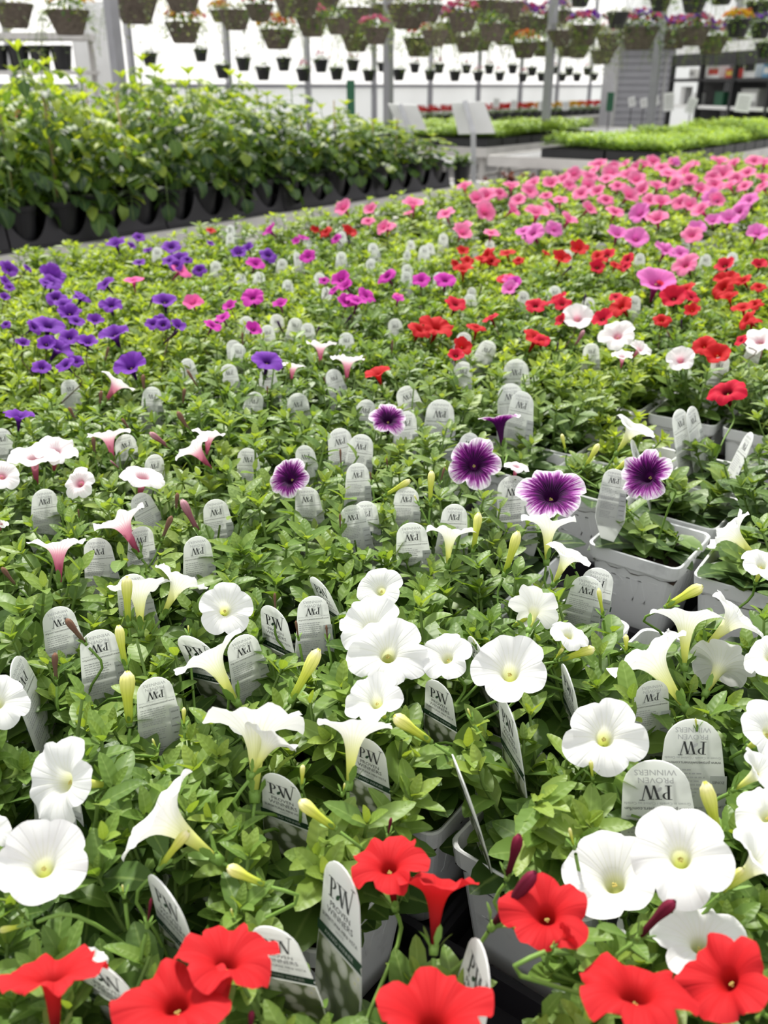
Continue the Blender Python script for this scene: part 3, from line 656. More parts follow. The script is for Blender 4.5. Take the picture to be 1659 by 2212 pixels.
# far along the bench the pots are the bigger size: keep every other plant in both directions there
PLANTS = [q for q in PLANTS if q['y'] >= 520 or (q['i'] % 2 == 0 and q['j'] % 2 == 0)]
def drop(px):
    q = min(PLANTS, key=lambda q: (q['xr'] - px[0]) ** 2 + (q['yr'] - px[1]) ** 2); PLANTS.remove(q)
for h in HOLES: drop(h)
PLANTS = [q for q in PLANTS if (q['i'], q['j']) not in ((-1, 0), (-1, -1), (3, 0))]
print('PLANTS', len(PLANTS), 'A_END', A_END, 'B_EDGE', B_EDGE)

LIKE = dict(W='W', K='K', V='V', R='R', C='R', P='P', M='M', H='M', N='N', O='N')
def home(p, kind=None):
    return min(PLANTS, key=lambda q: (q['p'].x - p.x) ** 2 + (q['p'].y - p.y) ** 2)
FL = []
for k, x, y, w, r_, u_, t_, s_ in BIG:
    FL.append((k, float(x), float(y), float(w), V((float(r_), float(u_), float(t_))), s_, True))
r2 = random.Random(21); r3 = random.Random(5)
for line in SMALL.strip().splitlines():
    q = line.split(); n = [float(v) for v in q[1:]]
    for x, y, w in zip(n[0::3], n[1::3], n[2::3]):
        f = V((r2.gauss(0, .35), r2.uniform(.5, 1.0), r2.uniform(.25, .8)))
        FL.append((q[0], x, y, w, f, r2.choice(['open', 'open', 'cup', 'funnel', 'reflex']), w > 48))
for k, x, y, w, f, s_, big in FL:
    zb = BLOOM + (0 if big else r2.uniform(-.004, .012)) + (.022 if k in 'NO' and y < 520 else .008 if k in 'NOPM' else 0)
    if k == 'W' and (x, y) in ((590, 1600), (1515, 2030), (205, 2070), (1322, 1892), (1560, 1432)): zb -= .03
    p = at(x, y, zb); z = depth(p); R = w * .5 * z / F_PX * 1.04
    rd = ray(x, y).normalized(); ru = (UP - rd * UP.dot(rd)).normalized(); rr_ = rd.cross(ru)
    ax = (rr_ * f.x + ru * f.y - rd * f.z).normalized()
    q = home(p - ax * R * 1.5)
    q['fl'].append((k, p, ax, R, s_, big))
for k, xt, yt, xf, yf, th in BUDS:
    xt, yt, xf, yf = map(float, (xt, yt, xf, yf)); zb = BLOOM - .006
    pf = at(xf, yf, zb - .012); z = depth(pf); d = (RT * (xt - xf) - UP * (yt - yf)) * (z / F_PX)
    d = d - FW * (d.length * r2.uniform(.05, .3)); q = home(pf); q['bd'].append((k, pf, d, int(th)))

def setmat(o, i, m):
    o.material_slots[i].link = 'OBJECT'; o.material_slots[i].material = m

# how each plant stands, needed for the tags and the leaves
for q in PLANTS:
    q['big'] = q['y'] < 520
    q['loc'] = V((q['p'].x + r3.uniform(-.0015, .0015), q['p'].y + r3.uniform(-.0015, .0015), BENCH + .006)); q['rz'] = RZ_AB + r3.uniform(-.06, .06)
    q['inv'] = (M.Translation(q['loc']) @ M.Rotation(q['rz'], 4, 'Z')).inverted()
# tags: foot in the nearest pot, top where the photograph shows it
TG = []
def put_tag(side, x, y, w, yaw, far_=False):
    zt = RIM + (.082 if not far_ else .085)
    if far_ and y < 560: zt = RIM + .10
    top = at(x, y, zt); z = depth(top)
    s = max(.72, min(1.15, (w * z / F_PX) / .040)) if abs(yaw) < .9 else 1.0
    L = TAG_L * s * .9
    want = V((top.x, top.y, RIM - .03)); q = home(want)
    loc = q['inv'] @ want; lim = .030 if q['y'] >= 520 else .042
    loc.x = max(-lim, min(lim, loc.x)); loc.y = max(-lim, min(lim, loc.y))
    foot = q['inv'].inverted() @ loc; d = top - foot; d.z = max(d.z, .05); d.normalize(); d = (d + RT * r3.gauss(0, .10)).normalized() if y < 1250 else d; yaw += r3.gauss(0, .22) if y < 1250 else 0
    foot = top - d * (TAG_L * s)
    if foot.z < BENCH + .012: foot = top - d * ((top.z - BENCH - .012) / d.z); s = (top - foot).length / TAG_L
    look = (CAM - top); look.z = 0; look.normalize(); look = M.Rotation(yaw, 3, 'Z') @ look
    y_ = (look - d * look.dot(d)).normalized() * (-1 if side == 'B' else 1); x_ = y_.cross(d)
    o = link('plant_tag', TAGM[len(TG) % 2]); o.matrix_basis = trs(foot, M((x_, y_, d)).transposed(), s)
    tag(o, None, 'plant tag'); TG.append(dict(top=top, d=d, s=s, o=o, x=x, y=y, side=side, yaw=yaw, far=far_, q=q))
for t_ in TAGS: put_tag(t_[0], *[float(v) for v in t_[1:5]])
cv = [float(v) for v in CAPS.split()]
for x, y, w in zip(cv[0::3], cv[1::3], cv[2::3]): put_tag('B', x, y, w, r3.uniform(-.5, .5), True)


# a leaf never grows through a bloom, nor lies over the face of one or over a tag's head
OCC = []
for q in PLANTS:
    for k, p, ax, R, s_, big in q['fl']: OCC.append(('d', p, ax, R, proj(p), R / depth(p) * F_PX, p - ax * R * 1.35))
    for k, p, d, th in q['bd']: OCC.append(('s', p, p + d, d.length * .22, proj(p + d * .6), d.length / depth(p) * F_PX))
for t_ in TG: OCC.append(('t', t_['top'], t_['top'] - t_['d'] * (.010 if t_['far'] else .050 if t_['y'] > 1340 else .030 if t_['y'] > 900 else .018) * t_['s'], .0185 * t_['s'], proj(t_['top'] - t_['d'] * .03), .05 / depth(t_['top']) * F_PX))
FACES = [((0, 0), [(1300, 1150), (1440, 1232), (1520, 1150), (1500, 1300), (1400, 1380), (1325, 1330)]), ((1, 0), [(1418, 1050), (1548, 1095), (1525, 1180), (1430, 1130)]), ((2, 2), [(1165, 890), (1262, 905), (1255, 970), (1180, 965)]), ((1, 1), [(1235, 1045), (1310, 1075), (1310, 1160), (1245, 1150)]), ((3, 1), [(1540, 910), (1630, 930), (1620, 985), (1550, 985)])]
def segd(x, y, a, b):
    dx, dy = b[0] - a[0], b[1] - a[1]; L = dx * dx + dy * dy + 1e-9
    u = max(0, min(1, ((x - a[0]) * dx + (y - a[1]) * dy) / L)); return math.hypot(x - a[0] - u * dx, y - a[1] - u * dy)
def culler(q, m):
    near = [o for o in OCC if abs(o[4][0] - q['x']) < o[5] + 8000 / (depth(q['p']) * 26) and abs(o[4][1] - q['y']) < o[5] + 9000 / (depth(q['p']) * 22)]
    for i, o in enumerate(near):
        if o[0] != 'd': near[i] = o + (proj(o[1]), proj(o[2]))
        else: near[i] = o + (proj(o[1]), proj(o[6]))
    rc = random.Random(q['i'] * 97 + q['j']); faces = [g_ for k_, g_ in FACES if (q['i'], q['j']) != k_] if q['x'] > 1000 and 800 < q['y'] < 1600 else []
    def f(a, b):
        pts = [m @ a.lerp(b, k) for k in (.35, .7, 1.0)]
        for w in pts:
            x, y = proj(w); z = depth(w); rw = w - CAM
            for g_ in faces:
                if inside(x, y, g_) and rc.random() < .9: return True
            for o in near:
                if o[0] == 'd':
                    den = rw.dot(o[2])
                    if abs(den) > 1e-6:
                        u = (o[1] - CAM).dot(o[2]) / den
                        if u > .985 and ((CAM + rw * u) - o[1]).length < o[3] * .93: return True
                    if (w - o[1]).length < o[3] * 1.0 and abs((w - o[1]).dot(o[2])) < .009: return True
                    if z < depth(o[1]) + .02 and o[3] > .015 and segd(x, y, o[7], o[8]) < o[5] * .26: return True
                elif o[0] == 's':
                    if z < depth(o[1]) + .01 and segd(x, y, o[6], o[7]) < o[3] / z * F_PX: return True
                elif z < depth(o[1]) + .015 and segd(x, y, o[6], o[7]) < o[3] / z * F_PX and rc.random() < (.85 if y > 1300 else .5): return True
        return False
    return f
FKIND = dict(W=('mini',), K=('tall', 'mid'), V=('tall',), R=('mid', 'far'), P=('far',), M=('mid', 'far'), N=('far',), G=('young', 'young', 'low'), R2=('mini',))

POTG = pot_mesh(.125, .062, .045, False); SOILG = soil_mesh(.056, .108)
for n, q in enumerate(PLANTS):
    big = q['big']; root = thing('potted_petunia', None, 'petunia plant', q['loc'], q['rz']); q['root'] = root; inv = q['inv']
    link('grey_pot', POTG if big else POTM, root); link('potting_soil', SOILG if big else SOILM, root)
    g = inside(q['x'], q['y'], GAP); q['sparse'] = g
    kind = r3.choice(FKIND['G' if g else (q['z'] if q['z'] != 'G' else 'V')])
    if g and q['fl']: kind = 'young'
    sc_ = r3.uniform(.98, 1.18) * (1.3 if big else 1)
    zsoil = (.108 if big else POT_H - .017)
    m = M.Translation((r3.uniform(-.006, .006), r3.uniform(-.006, .006), zsoil)) @ M.Rotation(r3.random() * 6.28, 4, 'Z') @ M.Diagonal((sc_, sc_, sc_ * (.66 if big else .84), 1))
    wm = inv.inverted() @ m; lf, st = fol_variant(kind, n, culler(q, wm) if not g or True else None)
    link('foliage', lf.mesh('petunia_foliage', MAT[LEAFM[kind]]), root, mat=m); link('stem', st.mesh('petunia_stem', MAT['stem']), root, mat=m)
    foot0 = V((0, 0, zsoil + .012))
    for k, p, ax, R, s_, bigf in q['fl']:
        me = (FLM if bigf else FLS)[s_]; me = me[r3.randrange(len(me))]
        fm = trs(p, frame(ax, None, r3.random() * 6.28), R)
        f = link('flower', me, root, mat=inv @ fm); setmat(f, 0, PET[k])
        L = -SHAPES[s_][0][1] * R; tb = p - ax * L
        mb = MB(); fi = f.matrix_basis.inverted()
        dark = k in 'RCPMNOV'
        if bigf: calyx(mb, tb, ax, R / .022, r3)
        a_ = r3.random() * 6.28; foot = root.location + V((math.cos(a_) * .012, math.sin(a_) * .012, zsoil + .02))
        stalk(mb, tb, ax, foot, .0011 if bigf else .0009)
        mb.v = [fi @ (inv @ v) for v in mb.v]
        link('calyx_and_stalk' if False else 'calyx', mb.mesh('calyx', MAT['stemd'] if dark and not bigf else MAT['calyx']), f)
    for k, p, d, th in q['bd']:
        L = d.length; bm = trs(p, frame(d), L * (1.0))
        fat = [.85, .9, 1.0][th] * (.62 if k == 'R' else .85 if k in 'KL' else 1)
        bm = bm @ M.Diagonal((fat, fat, 1, 1)) if th != 1 else bm
        bo = link('bud', BUDM[th], root, mat=inv @ bm); setmat(bo, 0, BUD[k])
        mb = MB(); bi = bo.matrix_basis.inverted(); calyx(mb, p, d.normalized(), max(.45, L / .04), r3)
        foot = root.location + V((r3.uniform(-.012, .012), r3.uniform(-.012, .012), zsoil + .02)); stalk(mb, p, d.normalized(), foot, .001)
        mb.v = [bi @ (inv @ v) for v in mb.v]
        link('calyx', mb.mesh('calyx', MAT['calyx']), bo)

# carry trays under the pots
MAT['traygrey'] = plain('dark_grey_plastic', (.07, .07, .075), .5); MAT['benchtop'] = plain('dull_bench_metal', (.22, .22, .225), .6, .1, var=.15, scale=6)
def tray_mesh(na, nb, p):
    mb = MB(); X, Y = na * p / 2 - .002, nb * p / 2 - .002
    mb.box((0, 0, .0018), (2 * X, 2 * Y, .0036))
    for k in range(nb + 1): mb.box((0, -Y + 2 * Y * k / nb, .016), (2 * X, .006, .026))
    for k in range(na + 1): mb.box((-X + 2 * X * k / na, 0, .016), (.006, 2 * Y - .004, .0255))
    for i in range(na):
        for j in range(nb):                    # ring shaped floor lattice in each cell
            c = V((-X + 2 * X * (i + .5) / na, -Y + 2 * Y * (j + .5) / nb, .0042)); R = p * .30; o = len(mb.v)
            for rr in (R, R * .72):
                for q in range(16): mb.v.append(c + V((rr * math.cos(q * pi / 8), rr * math.sin(q * pi / 8), 0)))
            for q in range(16): mb.face((o + q, o + (q + 1) % 16, o + 16 + (q + 1) % 16, o + 16 + q), 1)
    return mb.mesh('carry_tray', [MAT['blackt'], MAT['traygrey']], False)
TRM = tray_mesh(5, 3, PITCH); cells = {}
for q in PLANTS: cells.setdefault((q['i'] // 5, q['j'] // 3), []).append(q)
for (ti, tj), qs in sorted(cells.items()):
    c = ab(OA + (ti * 5 + 2) * PITCH, OB + (tj * 3 + 1) * PITCH, BENCH + .001)
    if c.dot(A) + 2.6 * PITCH > A_END + .30: pass
    o = link('carry_tray', TRM); o.location = c; o.rotation_euler = (0, 0, RZ_AB)
    tag(o, 'black plastic carry tray under the grey petunia pots', 'plant tray', 'carry trays under the petunia pots')

def bench(name, a0, a1, b0, b1, h, label, lip=.055, legs=True, slats=True):
    root = thing(name, label, 'bench', ab((a0 + a1) / 2, (b0 + b1) / 2, 0), RZ_AB)
    X, Y = (a1 - a0) / 2, (b1 - b0) / 2
    mb = MB(); mb.box((0, 0, h - .012), (2 * X - .03, 2 * Y - .03, .022))
    link('bench_top', mb.mesh('bench_top', MAT['benchtop'], False), root)
    mb = MB()
    for s in (-1, 1):
        mb.box((0, s * Y, h - lip / 2 + .004), (2 * X + .03, .03, lip + .01)); mb.box((s * X, 0, h - lip / 2 + .004), (.03, 2 * Y - .03, lip + .01))
    link('edge_rail', mb.mesh('edge_rail', MAT['bench'], False), root)
    n = max(2, int(2 * X / 1.4) + 1)
    for i in range(n):
        for s in (-1, 1):
            mb = MB(); mb.box((-X + .12 + (2 * X - .24) * i / (n - 1), s * (Y - .10), (h - .03) / 2), (.045, .045, h - .03)); link('leg', mb.mesh('bench_leg', MAT['bench'], False), root)
    mb = MB()
    for s in (-1, 1): mb.box((0, s * (Y - .10), .22), (2 * X - .2, .03, .03))
    link('stretcher', mb.mesh('stretcher', MAT['bench'], False), root)
    return root
bench('display_bench', -.75, A_END + .14, -.95, B_EDGE + .05, BENCH, 'low metal display bench carrying all the flowering petunias')
# ------------------------------------------------------------------ the glasshouse round it
WALL_B = 9.3
def floor_():
    mb = MB(); mb.box((2, 8, -.05), (44, 50, .1)); struct('floor', mb, plain('concrete_floor', (.20, .19, .18), .85, var=.18, scale=.8))
floor_()
def film(name, col, tr_):
    m, t, out = nt(name); L = t.links.new
    p = N(t, 'ShaderNodeBsdfDiffuse'); p.inputs['Color'].default_value = (*col, 1); tr = N(t, 'ShaderNodeBsdfTranslucent')
    tc = N(t, 'ShaderNodeTexCoord'); wv = N(t, 'ShaderNodeTexNoise'); wv.inputs['Scale'].default_value = .9; wv.inputs['Detail'].default_value = 3; L(tc.outputs['Object'], wv.inputs['Vector'])
    r = ramp(t, [(.3, tuple(c * .9 for c in col)), (.7, col)]); L(wv.outputs['Fac'], r.inputs['Fac']); L(r.outputs['Color'], tr.inputs['Color'])
    mi = N(t, 'ShaderNodeMixShader'); mi.inputs[0].default_value = tr_; L(p.outputs[0], mi.inputs[1]); L(tr.outputs[0], mi.inputs[2]); L(mi.outputs[0], out.inputs['Surface']); return m
FILM = film('clear_white_film', (.97, .97, .97), .92); PANEL = film('milky_wall_panel', (.86, .87, .87), .62)
def abox(mb, a0, a1, b0, b1, z0, z1, m=0):
    c = ab((a0 + a1) / 2, (b0 + b1) / 2, (z0 + z1) / 2); mb.box(c, (a1 - a0, b1 - b0, z1 - z0), m, M.Rotation(RZ_AB, 3, 'Z'))
wa0 = deep(232, 150, 1).normalized(); 
def a_on_wall(x): d = ray(x, 180); return (d * (WALL_B / d.dot(B))).dot(A)
WA0, WA1 = a_on_wall(-300), a_on_wall(1332)
mb = MB(); abox(mb, WA0, WA1, WALL_B, WALL_B + .02, 1.28, 4.6); struct('wall_side_upper', mb, FILM)
mb = MB(); abox(mb, WA0, WA1, WALL_B, WALL_B + .03, 0, 1.28); struct('wall_side_lower', mb, PANEL)
mb = MB(); abox(mb, WA0, WA1, WALL_B - .05, WALL_B - .005, 1.26, 1.31); struct('trim_1', mb, MAT['post'])
mb = MB(); abox(mb, WA1, WA1 + .03, -8, WALL_B, 0, 4.6); struct('wall_end', mb, PANEL)
k = 0; a = WA0
while a < WA1:
    mb = MB(); abox(mb, a - .03, a + .03, WALL_B - .07, WALL_B - .006, 0, 4.6); k += 1; struct('trim_%d' % (k + 1), mb, MAT['post']); a += 1.55
def post(x, y, z, h=4.6, w=.075, lab=''):
    p = deep(x, y, z); mb = MB(); mb.box((0, 0, h / 2), (w, w, h)); mb.box((0, 0, .01), (w * 2, w * 2, .02))
    o = link('roof_post', mb.mesh('roof_post', MAT['post'], False)); o.location = (p.x, p.y, 0); o.rotation_euler = (0, 0, RZ_AB); tag(o, lab, 'post')
for x, y, z, lab in ((245, 60, 6.6, 'grey steel roof post beside the pale cabinet behind the tomato plants'), (839, 120, 9.0, 'grey steel roof post behind the two sloping sign stands'), (1188, 130, 9.6, 'grey steel roof post standing clear before the white wall, among purple baskets'),
                     (1419, 130, 10.2, 'grey steel roof post in front of the grey sided shed'), (1576, 160, 12.4, 'grey steel roof post before the dark shop shelves')): post(x, y, z, lab=lab)

# --- tomato bench
TB = at(1075, 397, BENCH); TA1, TB0 = TB.dot(A), .5 * (TB.dot(B) + at(0, 552, BENCH).dot(B)); TA0 = at(0, 552, BENCH).dot(A) - 1.3; TB1 = TB0 + 1.75
bench('tomato_bench', TA0, TA1, TB0, TB1, BENCH, 'grey metal bench holding the tall tomato plants in black trays', .07)
TR_A0 = TA0 + .05; TR_A1 = at(876, 400, BENCH).dot(A)
def grow_tray_mesh(n=4, cell=.178, nb=1):
    """A black tray whose wall dips in round scallops between the pots; local x along the bench."""
    mb = MB(); X = n * cell / 2 - .004; Y = cell * .5 - .002
    mb.box((0, 0, .004), (2 * X, 2 * Y, .008))
    for s in (-1, 1):                          # scalloped long walls leaning inwards
        o = len(mb.v); m_ = n * 12
        for i in range(m_ + 1):
            x = -X + 2 * X * i / m_; c = abs(((i % 12) / 12.0) * 2 - 1); z = .034 + .095 * (c ** 2.2)
            for dy in (0, .004): mb.v += [V((x, s * (Y - dy), .004)), V((x, s * (Y - dy - z * .16), z))]
        for i in range(m_):
            b = o + i * 4
            mb.face((b, b + 4, b + 5, b + 1)); mb.face((b + 2, b + 3, b + 7, b + 6)); mb.face((b + 1, b + 5, b + 7, b + 3))
        mb.box((0, s * (Y + .001), .010), (2 * X, .008, .018))
    for s in (-1, 1): mb.box((s * (X - .003), 0, .045), (.006, 2 * Y - .03, .085))
    return mb.mesh('grow_tray', MAT['blackt'], False)
GT = grow_tray_mesh()
def round_pot(r0, r1, h, name, mat, n=24):
    mb = MB(); pr = [(r0 * .9, 0), (r0, .004), (r1 - .004, h - .02), (r1, h - .018), (r1 + .002, h), (r1 - .003, h - .001), (r1 - .007, h - .03)]
    mb.rings([[V((r * math.cos(2 * pi * j / n), r * math.sin(2 * pi * j / n), z)) for j in range(n)] for r, z in pr], 0, True, False)
    mb.face(list(range(len(mb.v) - n, len(mb.v))), 1); return mb.mesh(name, [mat, MAT['soil']], False)
TPOT = round_pot(.058, .080, .145, 'black_pot', MAT['black'])
def tomato_variant(k, H):
    r = random.Random(300 + k); lf, st = MB(), MB(); pts = [V((0, 0, 0))]; d = V((0, 0, 1)); n = 8
    for i in range(n): d = (d + V((r.gauss(0, .09), r.gauss(0, .09), .3))).normalized(); pts.append(pts[-1] + d * (H / n))
    st.tube(pts, [.0042 - .0025 * i / n for i in range(n + 1)], 6)
    ph = r.random() * 6
    for j in range(15):
        q = .08 + .92 * j / 15; i = min(int(q * n), n - 1); p = pts[i].lerp(pts[i + 1], q * n - i); ph += 2.35 + r.uniform(-.4, .4)
        out = V((math.cos(ph), math.sin(ph), .75 - .1 * (1 - q))).normalized(); L = .15 * (1.05 - .45 * q) * r.uniform(.8, 1.2); ax = [p]; dd = out.copy()
        for e in range(6): dd = (dd + V((0, 0, -.26 - .1 * (1 - q)))).normalized(); ax.append(ax[-1] + dd * (L / 6))
        st.tube(ax, .0013, 4, cap=False)
        tb = .25 + .5 * q
        for e in (2, 3, 4, 5):
            dd = (ax[e + 1] - ax[e]).normalized() if e < 6 else dd; sd = dd.cross(V((0, 0, 1))).normalized()
            for s in (-1, 1):
                LL = L * r.uniform(.34, .5) * (.75 if e == 2 else 1); leaf(lf, ax[e], sd * s + dd * .55 + V((0, 0, r.uniform(-.5, .1))), V((0, 0, 1)), LL, LL * .56, r.uniform(.4, 1.5), .3, min(1, max(0, tb + r.gauss(.0, .27))), 4, .4)
        leaf(lf, ax[6], dd, V((0, 0, 1)) - dd * dd.z, L * .55, L * .34, r.uniform(.5, 1.3), .3, min(1, max(0, tb + r.gauss(0, .15))), 4, .4)
    for j in range(5):
        a = j * 1.26; leaf(lf, pts[-1], V((math.cos(a), math.sin(a), 1.4)), V((-math.cos(a), -math.sin(a), .6)), .05, .02, .5, .3, .85, 4)
    return lf.mesh('tomato_foliage', MAT['tomato']), st.mesh('tomato_stem', MAT['stem'])
TOM = [tomato_variant(k, .36 + .03 * k) for k in range(6)]
r4 = random.Random(44); CELL = .178
na = int((TR_A1 - TR_A0) / (4 * CELL)); TR_A0 = TR_A1 - na * 4 * CELL
ORD = 'first second third fourth fifth sixth seventh eighth ninth tenth eleventh twelfth thirteenth fourteenth fifteenth sixteenth seventeenth eighteenth nineteenth twentieth'.split() + ['twenty-' + w_ for w_ in 'first second third fourth fifth sixth seventh eighth ninth'.split()]
stakem = MB(); stakem.tube([V((0, 0, 0)), V((.004, .002, .30)), V((.002, .006, .62))], .0035, 6); STK = stakem.mesh('bamboo_cane', MAT['stake'])
nrow = 6
for row in range(nrow):
    b = TB0 + .11 + row * (CELL + .06)
    for t_ in range(na):
        a = TR_A0 + (t_ + .5) * 4 * CELL; c = ab(a, b, BENCH + .002)
        fr = row == 0
        x, y = proj(c)
        if t_ == na - 1 and row >= 2: continue
        if x < -420 or (row > 0 and x > 900): continue
        o = link('grow_tray', GT); o.location = c; o.rotation_euler = (0, 0, RZ_AB)
        tag(o, '%s black scalloped grow tray from the empty bench end, front row' % ORD[na - 1 - t_] if fr else 'black scalloped grow tray hidden among the tomato plants behind the front row', 'plant tray', 'front row of tomato trays' if fr else 'tomato trays behind the front row')
        for k in range(4):
            ak = a + (k - 1.5) * CELL; p = ab(ak, b, BENCH + .011)
            u_ = (ak - TR_A0) / (TR_A1 - TR_A0); tall = .70 + .045 * row + .50 * max(0, 1 - u_ * 1.25)
            if t_ == na - 1 and k > 1 and row < 2: tall *= .6
            idx = (na - 1 - t_) * 4 + (3 - k)
            root = thing('tomato_plant', '%s tomato plant from the empty bench end, in the front row of black trays' % ORD[min(idx, 28)] if fr else 'bushy green tomato plant crowded behind the front row of black trays', 'tomato plant', p, RZ_AB, None if fr else 'tomato plants behind the front row')
            if fr: root['group'] = 'front row of tomato plants'
            link('black_pot', TPOT, root)
            v = r4.choice(TOM); mm = M.Translation((0, 0, .115)) @ M.Rotation(r4.random() * 6.28, 4, 'Z') @ M.Diagonal((1.25, 1.25, tall * .95 * r4.uniform(.78, 1.14), 1))
            link('foliage', v[0], root, mat=mm); link('stem', v[1], root, mat=mm)
            if r4.random() < .3: link('cane', STK, root, mat=M.Translation((.012, .01, .06)) @ M.Rotation(r4.uniform(-.1, .1), 4, 'X') @ M.Diagonal((1, 1, tall * .72, 1)))
p = at(722, 432, BENCH + .002)
root = thing('tomato_plant', 'young tomato plant alone in a round black pot on the bench edge', 'tomato plant', (p.x, p.y, BENCH + .002), .4)
link('black_pot', round_pot(.062, .083, .15, 'black_pot', MAT['black']), root); mm = M.Translation((0, 0, .12)) @ M.Diagonal((.95, .95, .82, 1)); link('foliage', TOM[1][0], root, mat=mm); link('stem', TOM[1][1], root, mat=mm)
link('cane', STK, root, mat=M.Translation((.01, 0, .1)) @ M.Diagonal((1, 1, .6, 1)))

def low_plant(name, x, y, z, r1, h, label, fol='mid', sc_=1.0, potmat='black', base=None, blossom=None):
    p = deep(x, y, z); zb = base if base is not None else p.z
    root = thing(name, label, 'potted plant', (p.x, p.y, zb), 0)
    link('round_pot', round_pot(r1 * .75, r1, h, 'round_pot', MAT[potmat]), root)
    lf, st = fol_variant(fol, 77 + int(x)); m = M.Translation((0, 0, h - .02)) @ M.Scale(sc_, 4)
    link('foliage', lf.mesh('foliage', MAT[LEAFM[fol]] if not blossom else blossom), root, mat=m); link('stem', st.mesh('stem', MAT['stem']), root, mat=m)
DR = leafmat('dark_red_leaf', [(0, (.04, .008, .012)), (.6, (.14, .02, .04)), (1, (.25, .08, .05))], .3)
low_plant('potted_herb', 996, 402, depth(at(996, 402, BENCH)), .055, .13, 'small green plant in a tall black pot at the bench end', 'young', 1.2, base=BENCH + .002)
low_plant('potted_coleus', 925, 385, 7.0, .075, .14, 'dark red leaved plant in a black pot beyond the first sign stand', 'young', 1.5, base=.45, blossom=DR)
low_plant('potted_coleus', 1045, 390, 7.2, .075, .14, 'dark red leaved plant under the far bench beside the sign post', 'young', 1.4, base=.42, blossom=DR)
for x_, l_ in ((1100, 'first dark plant under the pale bench edge, from the sign post'), (1140, 'second dark plant under the pale bench edge, from the sign post'), (1180, 'third dark plant under the pale bench edge, from the sign post'), (1222, 'fourth dark plant under the pale bench edge, from the sign post'), (1265, 'last dark plant under the pale bench edge, beside the pink blooms')):
    low_plant('potted_coleus', x_, 372, 7.3, .085, .16, l_, 'young', 1.5, base=.422, blossom=DR)
mb = MB(); abox(mb, TA1 + .15, TA1 + 3.0, TB0 - .6, TB0 + 1.1, .40, .42); o = link('low_shelf', mb.mesh('low_shelf', MAT['bench'], False)); tag(o, 'low metal shelf beneath the seedling benches with dark red plants', 'shelf')
for dx in (.05, 2.8):
    for dy in (-.55, 1.05):
        m2 = MB(); abox(m2, TA1 + .15 + dx, TA1 + .19 + dx, TB0 + dy, TB0 + dy + .04, 0, .40); link('leg', m2.mesh('shelf_leg', MAT['bench'], False), o)

# sloping sign stands on the bench end
def sign_stand(xb, yb, xe, ye, xt, yt, pl, label):
    foot = at(xb, yb, BENCH); z = depth(foot); foot.z = BENCH + .001
    root = thing('sign_stand', label, 'sign stand', foot)
    el = deep(xe, ye, z) - foot; tp = deep(xt, yt, z - .10) - foot
    el.x = 0; el.y = 0; dx = (xe - xb) * z / F_PX
    el.x = dx
    m2 = MB(); m2.tube([V((0, 0, 0)), el * .5, el, el + (tp - el) * .03, tp], .021, 4, cap=True); m2.box((0, 0, .004), (.09, .09, .008)); link('post', m2.mesh('sign_post', MAT['metal'], False), root)
    q = [deep(x, y, z - (.10 if i < 2 else 0) + (.026 if i < 2 else .026)) - foot for i, (x, y) in enumerate(pl)]
    n = (q[1] - q[0]).cross(q[3] - q[0]).normalized(); n = n if n.y > 0 else -n
    m2 = MB(); o_ = len(m2.v); m2.v += q + [v + n * .006 for v in q]
    for f in ((0, 1, 2, 3), (7, 6, 5, 4), (0, 4, 5, 1), (1, 5, 6, 2), (2, 6, 7, 3), (3, 7, 4, 0)): m2.face(f)
    link('sign_plate', m2.mesh('sign_plate', MAT['white'], False), root)
sign_stand(889, 391, 886, 284, 864, 228, [(838, 224), (900, 227), (924, 285), (866, 285)], 'sloping sign plate on a grey post behind the last tomato tray')
sign_stand(1023, 396, 1018, 284, 1004, 220, [(974, 222), (1046, 219), (1070, 288), (990, 290)], 'sloping sign plate on a grey post at the empty bench corner')
# sign boards among the tomatoes
for x, y, z, w_, lab in ((32, 240, 4.6, .20, 'black framed sign card with a red picture among the tomatoes'), (318, 240, 4.7, .20, 'black framed sign card with a brown picture among the tomatoes'), (438, 232, 5.2, .18, 'plain white sign card among the tomatoes')):
    p = deep(x, y, z); root = thing('sign_card', lab, 'sign', (p.x, p.y, BENCH), -.2)
    hz = p.z - BENCH; tilt = M.Rotation(-.45, 4, 'X')
    m2 = MB(); m2.box((0, 0, 0), (w_, .006, w_ * .62)); m2.box((0, -.004, w_ * .25), (w_ * .95, .003, w_ * .06), 1); m2.box((.01, -.004, -.01), (w_ * .55, .003, w_ * .36), 2 if 'red' in lab or 'brown' in lab else 0)
    link('card', m2.mesh('card', [MAT['white'], MAT['grey'], MAT['red'] if 'red' in lab else MAT['wood']], False), root, mat=M.Translation((0, 0, hz)) @ tilt)
    m2 = MB(); m2.box((0, .006, hz / 2 - .02), (.012, .006, hz)); link('stake', m2.mesh('stake', MAT['dark'], False), root)
p = deep(758, 215, 6.2); m2 = MB(); hz = p.z - BENCH; m2.box((0, 0, hz), (.055, .02, .24)); m2.tube([V((0, 0, .002)), V((0, 0, hz))], .006, 6); o = link('plant_marker', m2.mesh('plant_marker', MAT['greenc'], False)); o.location = (p.x, p.y, BENCH); tag(o, 'dark green marker board standing up at the tomato bench end', 'sign')

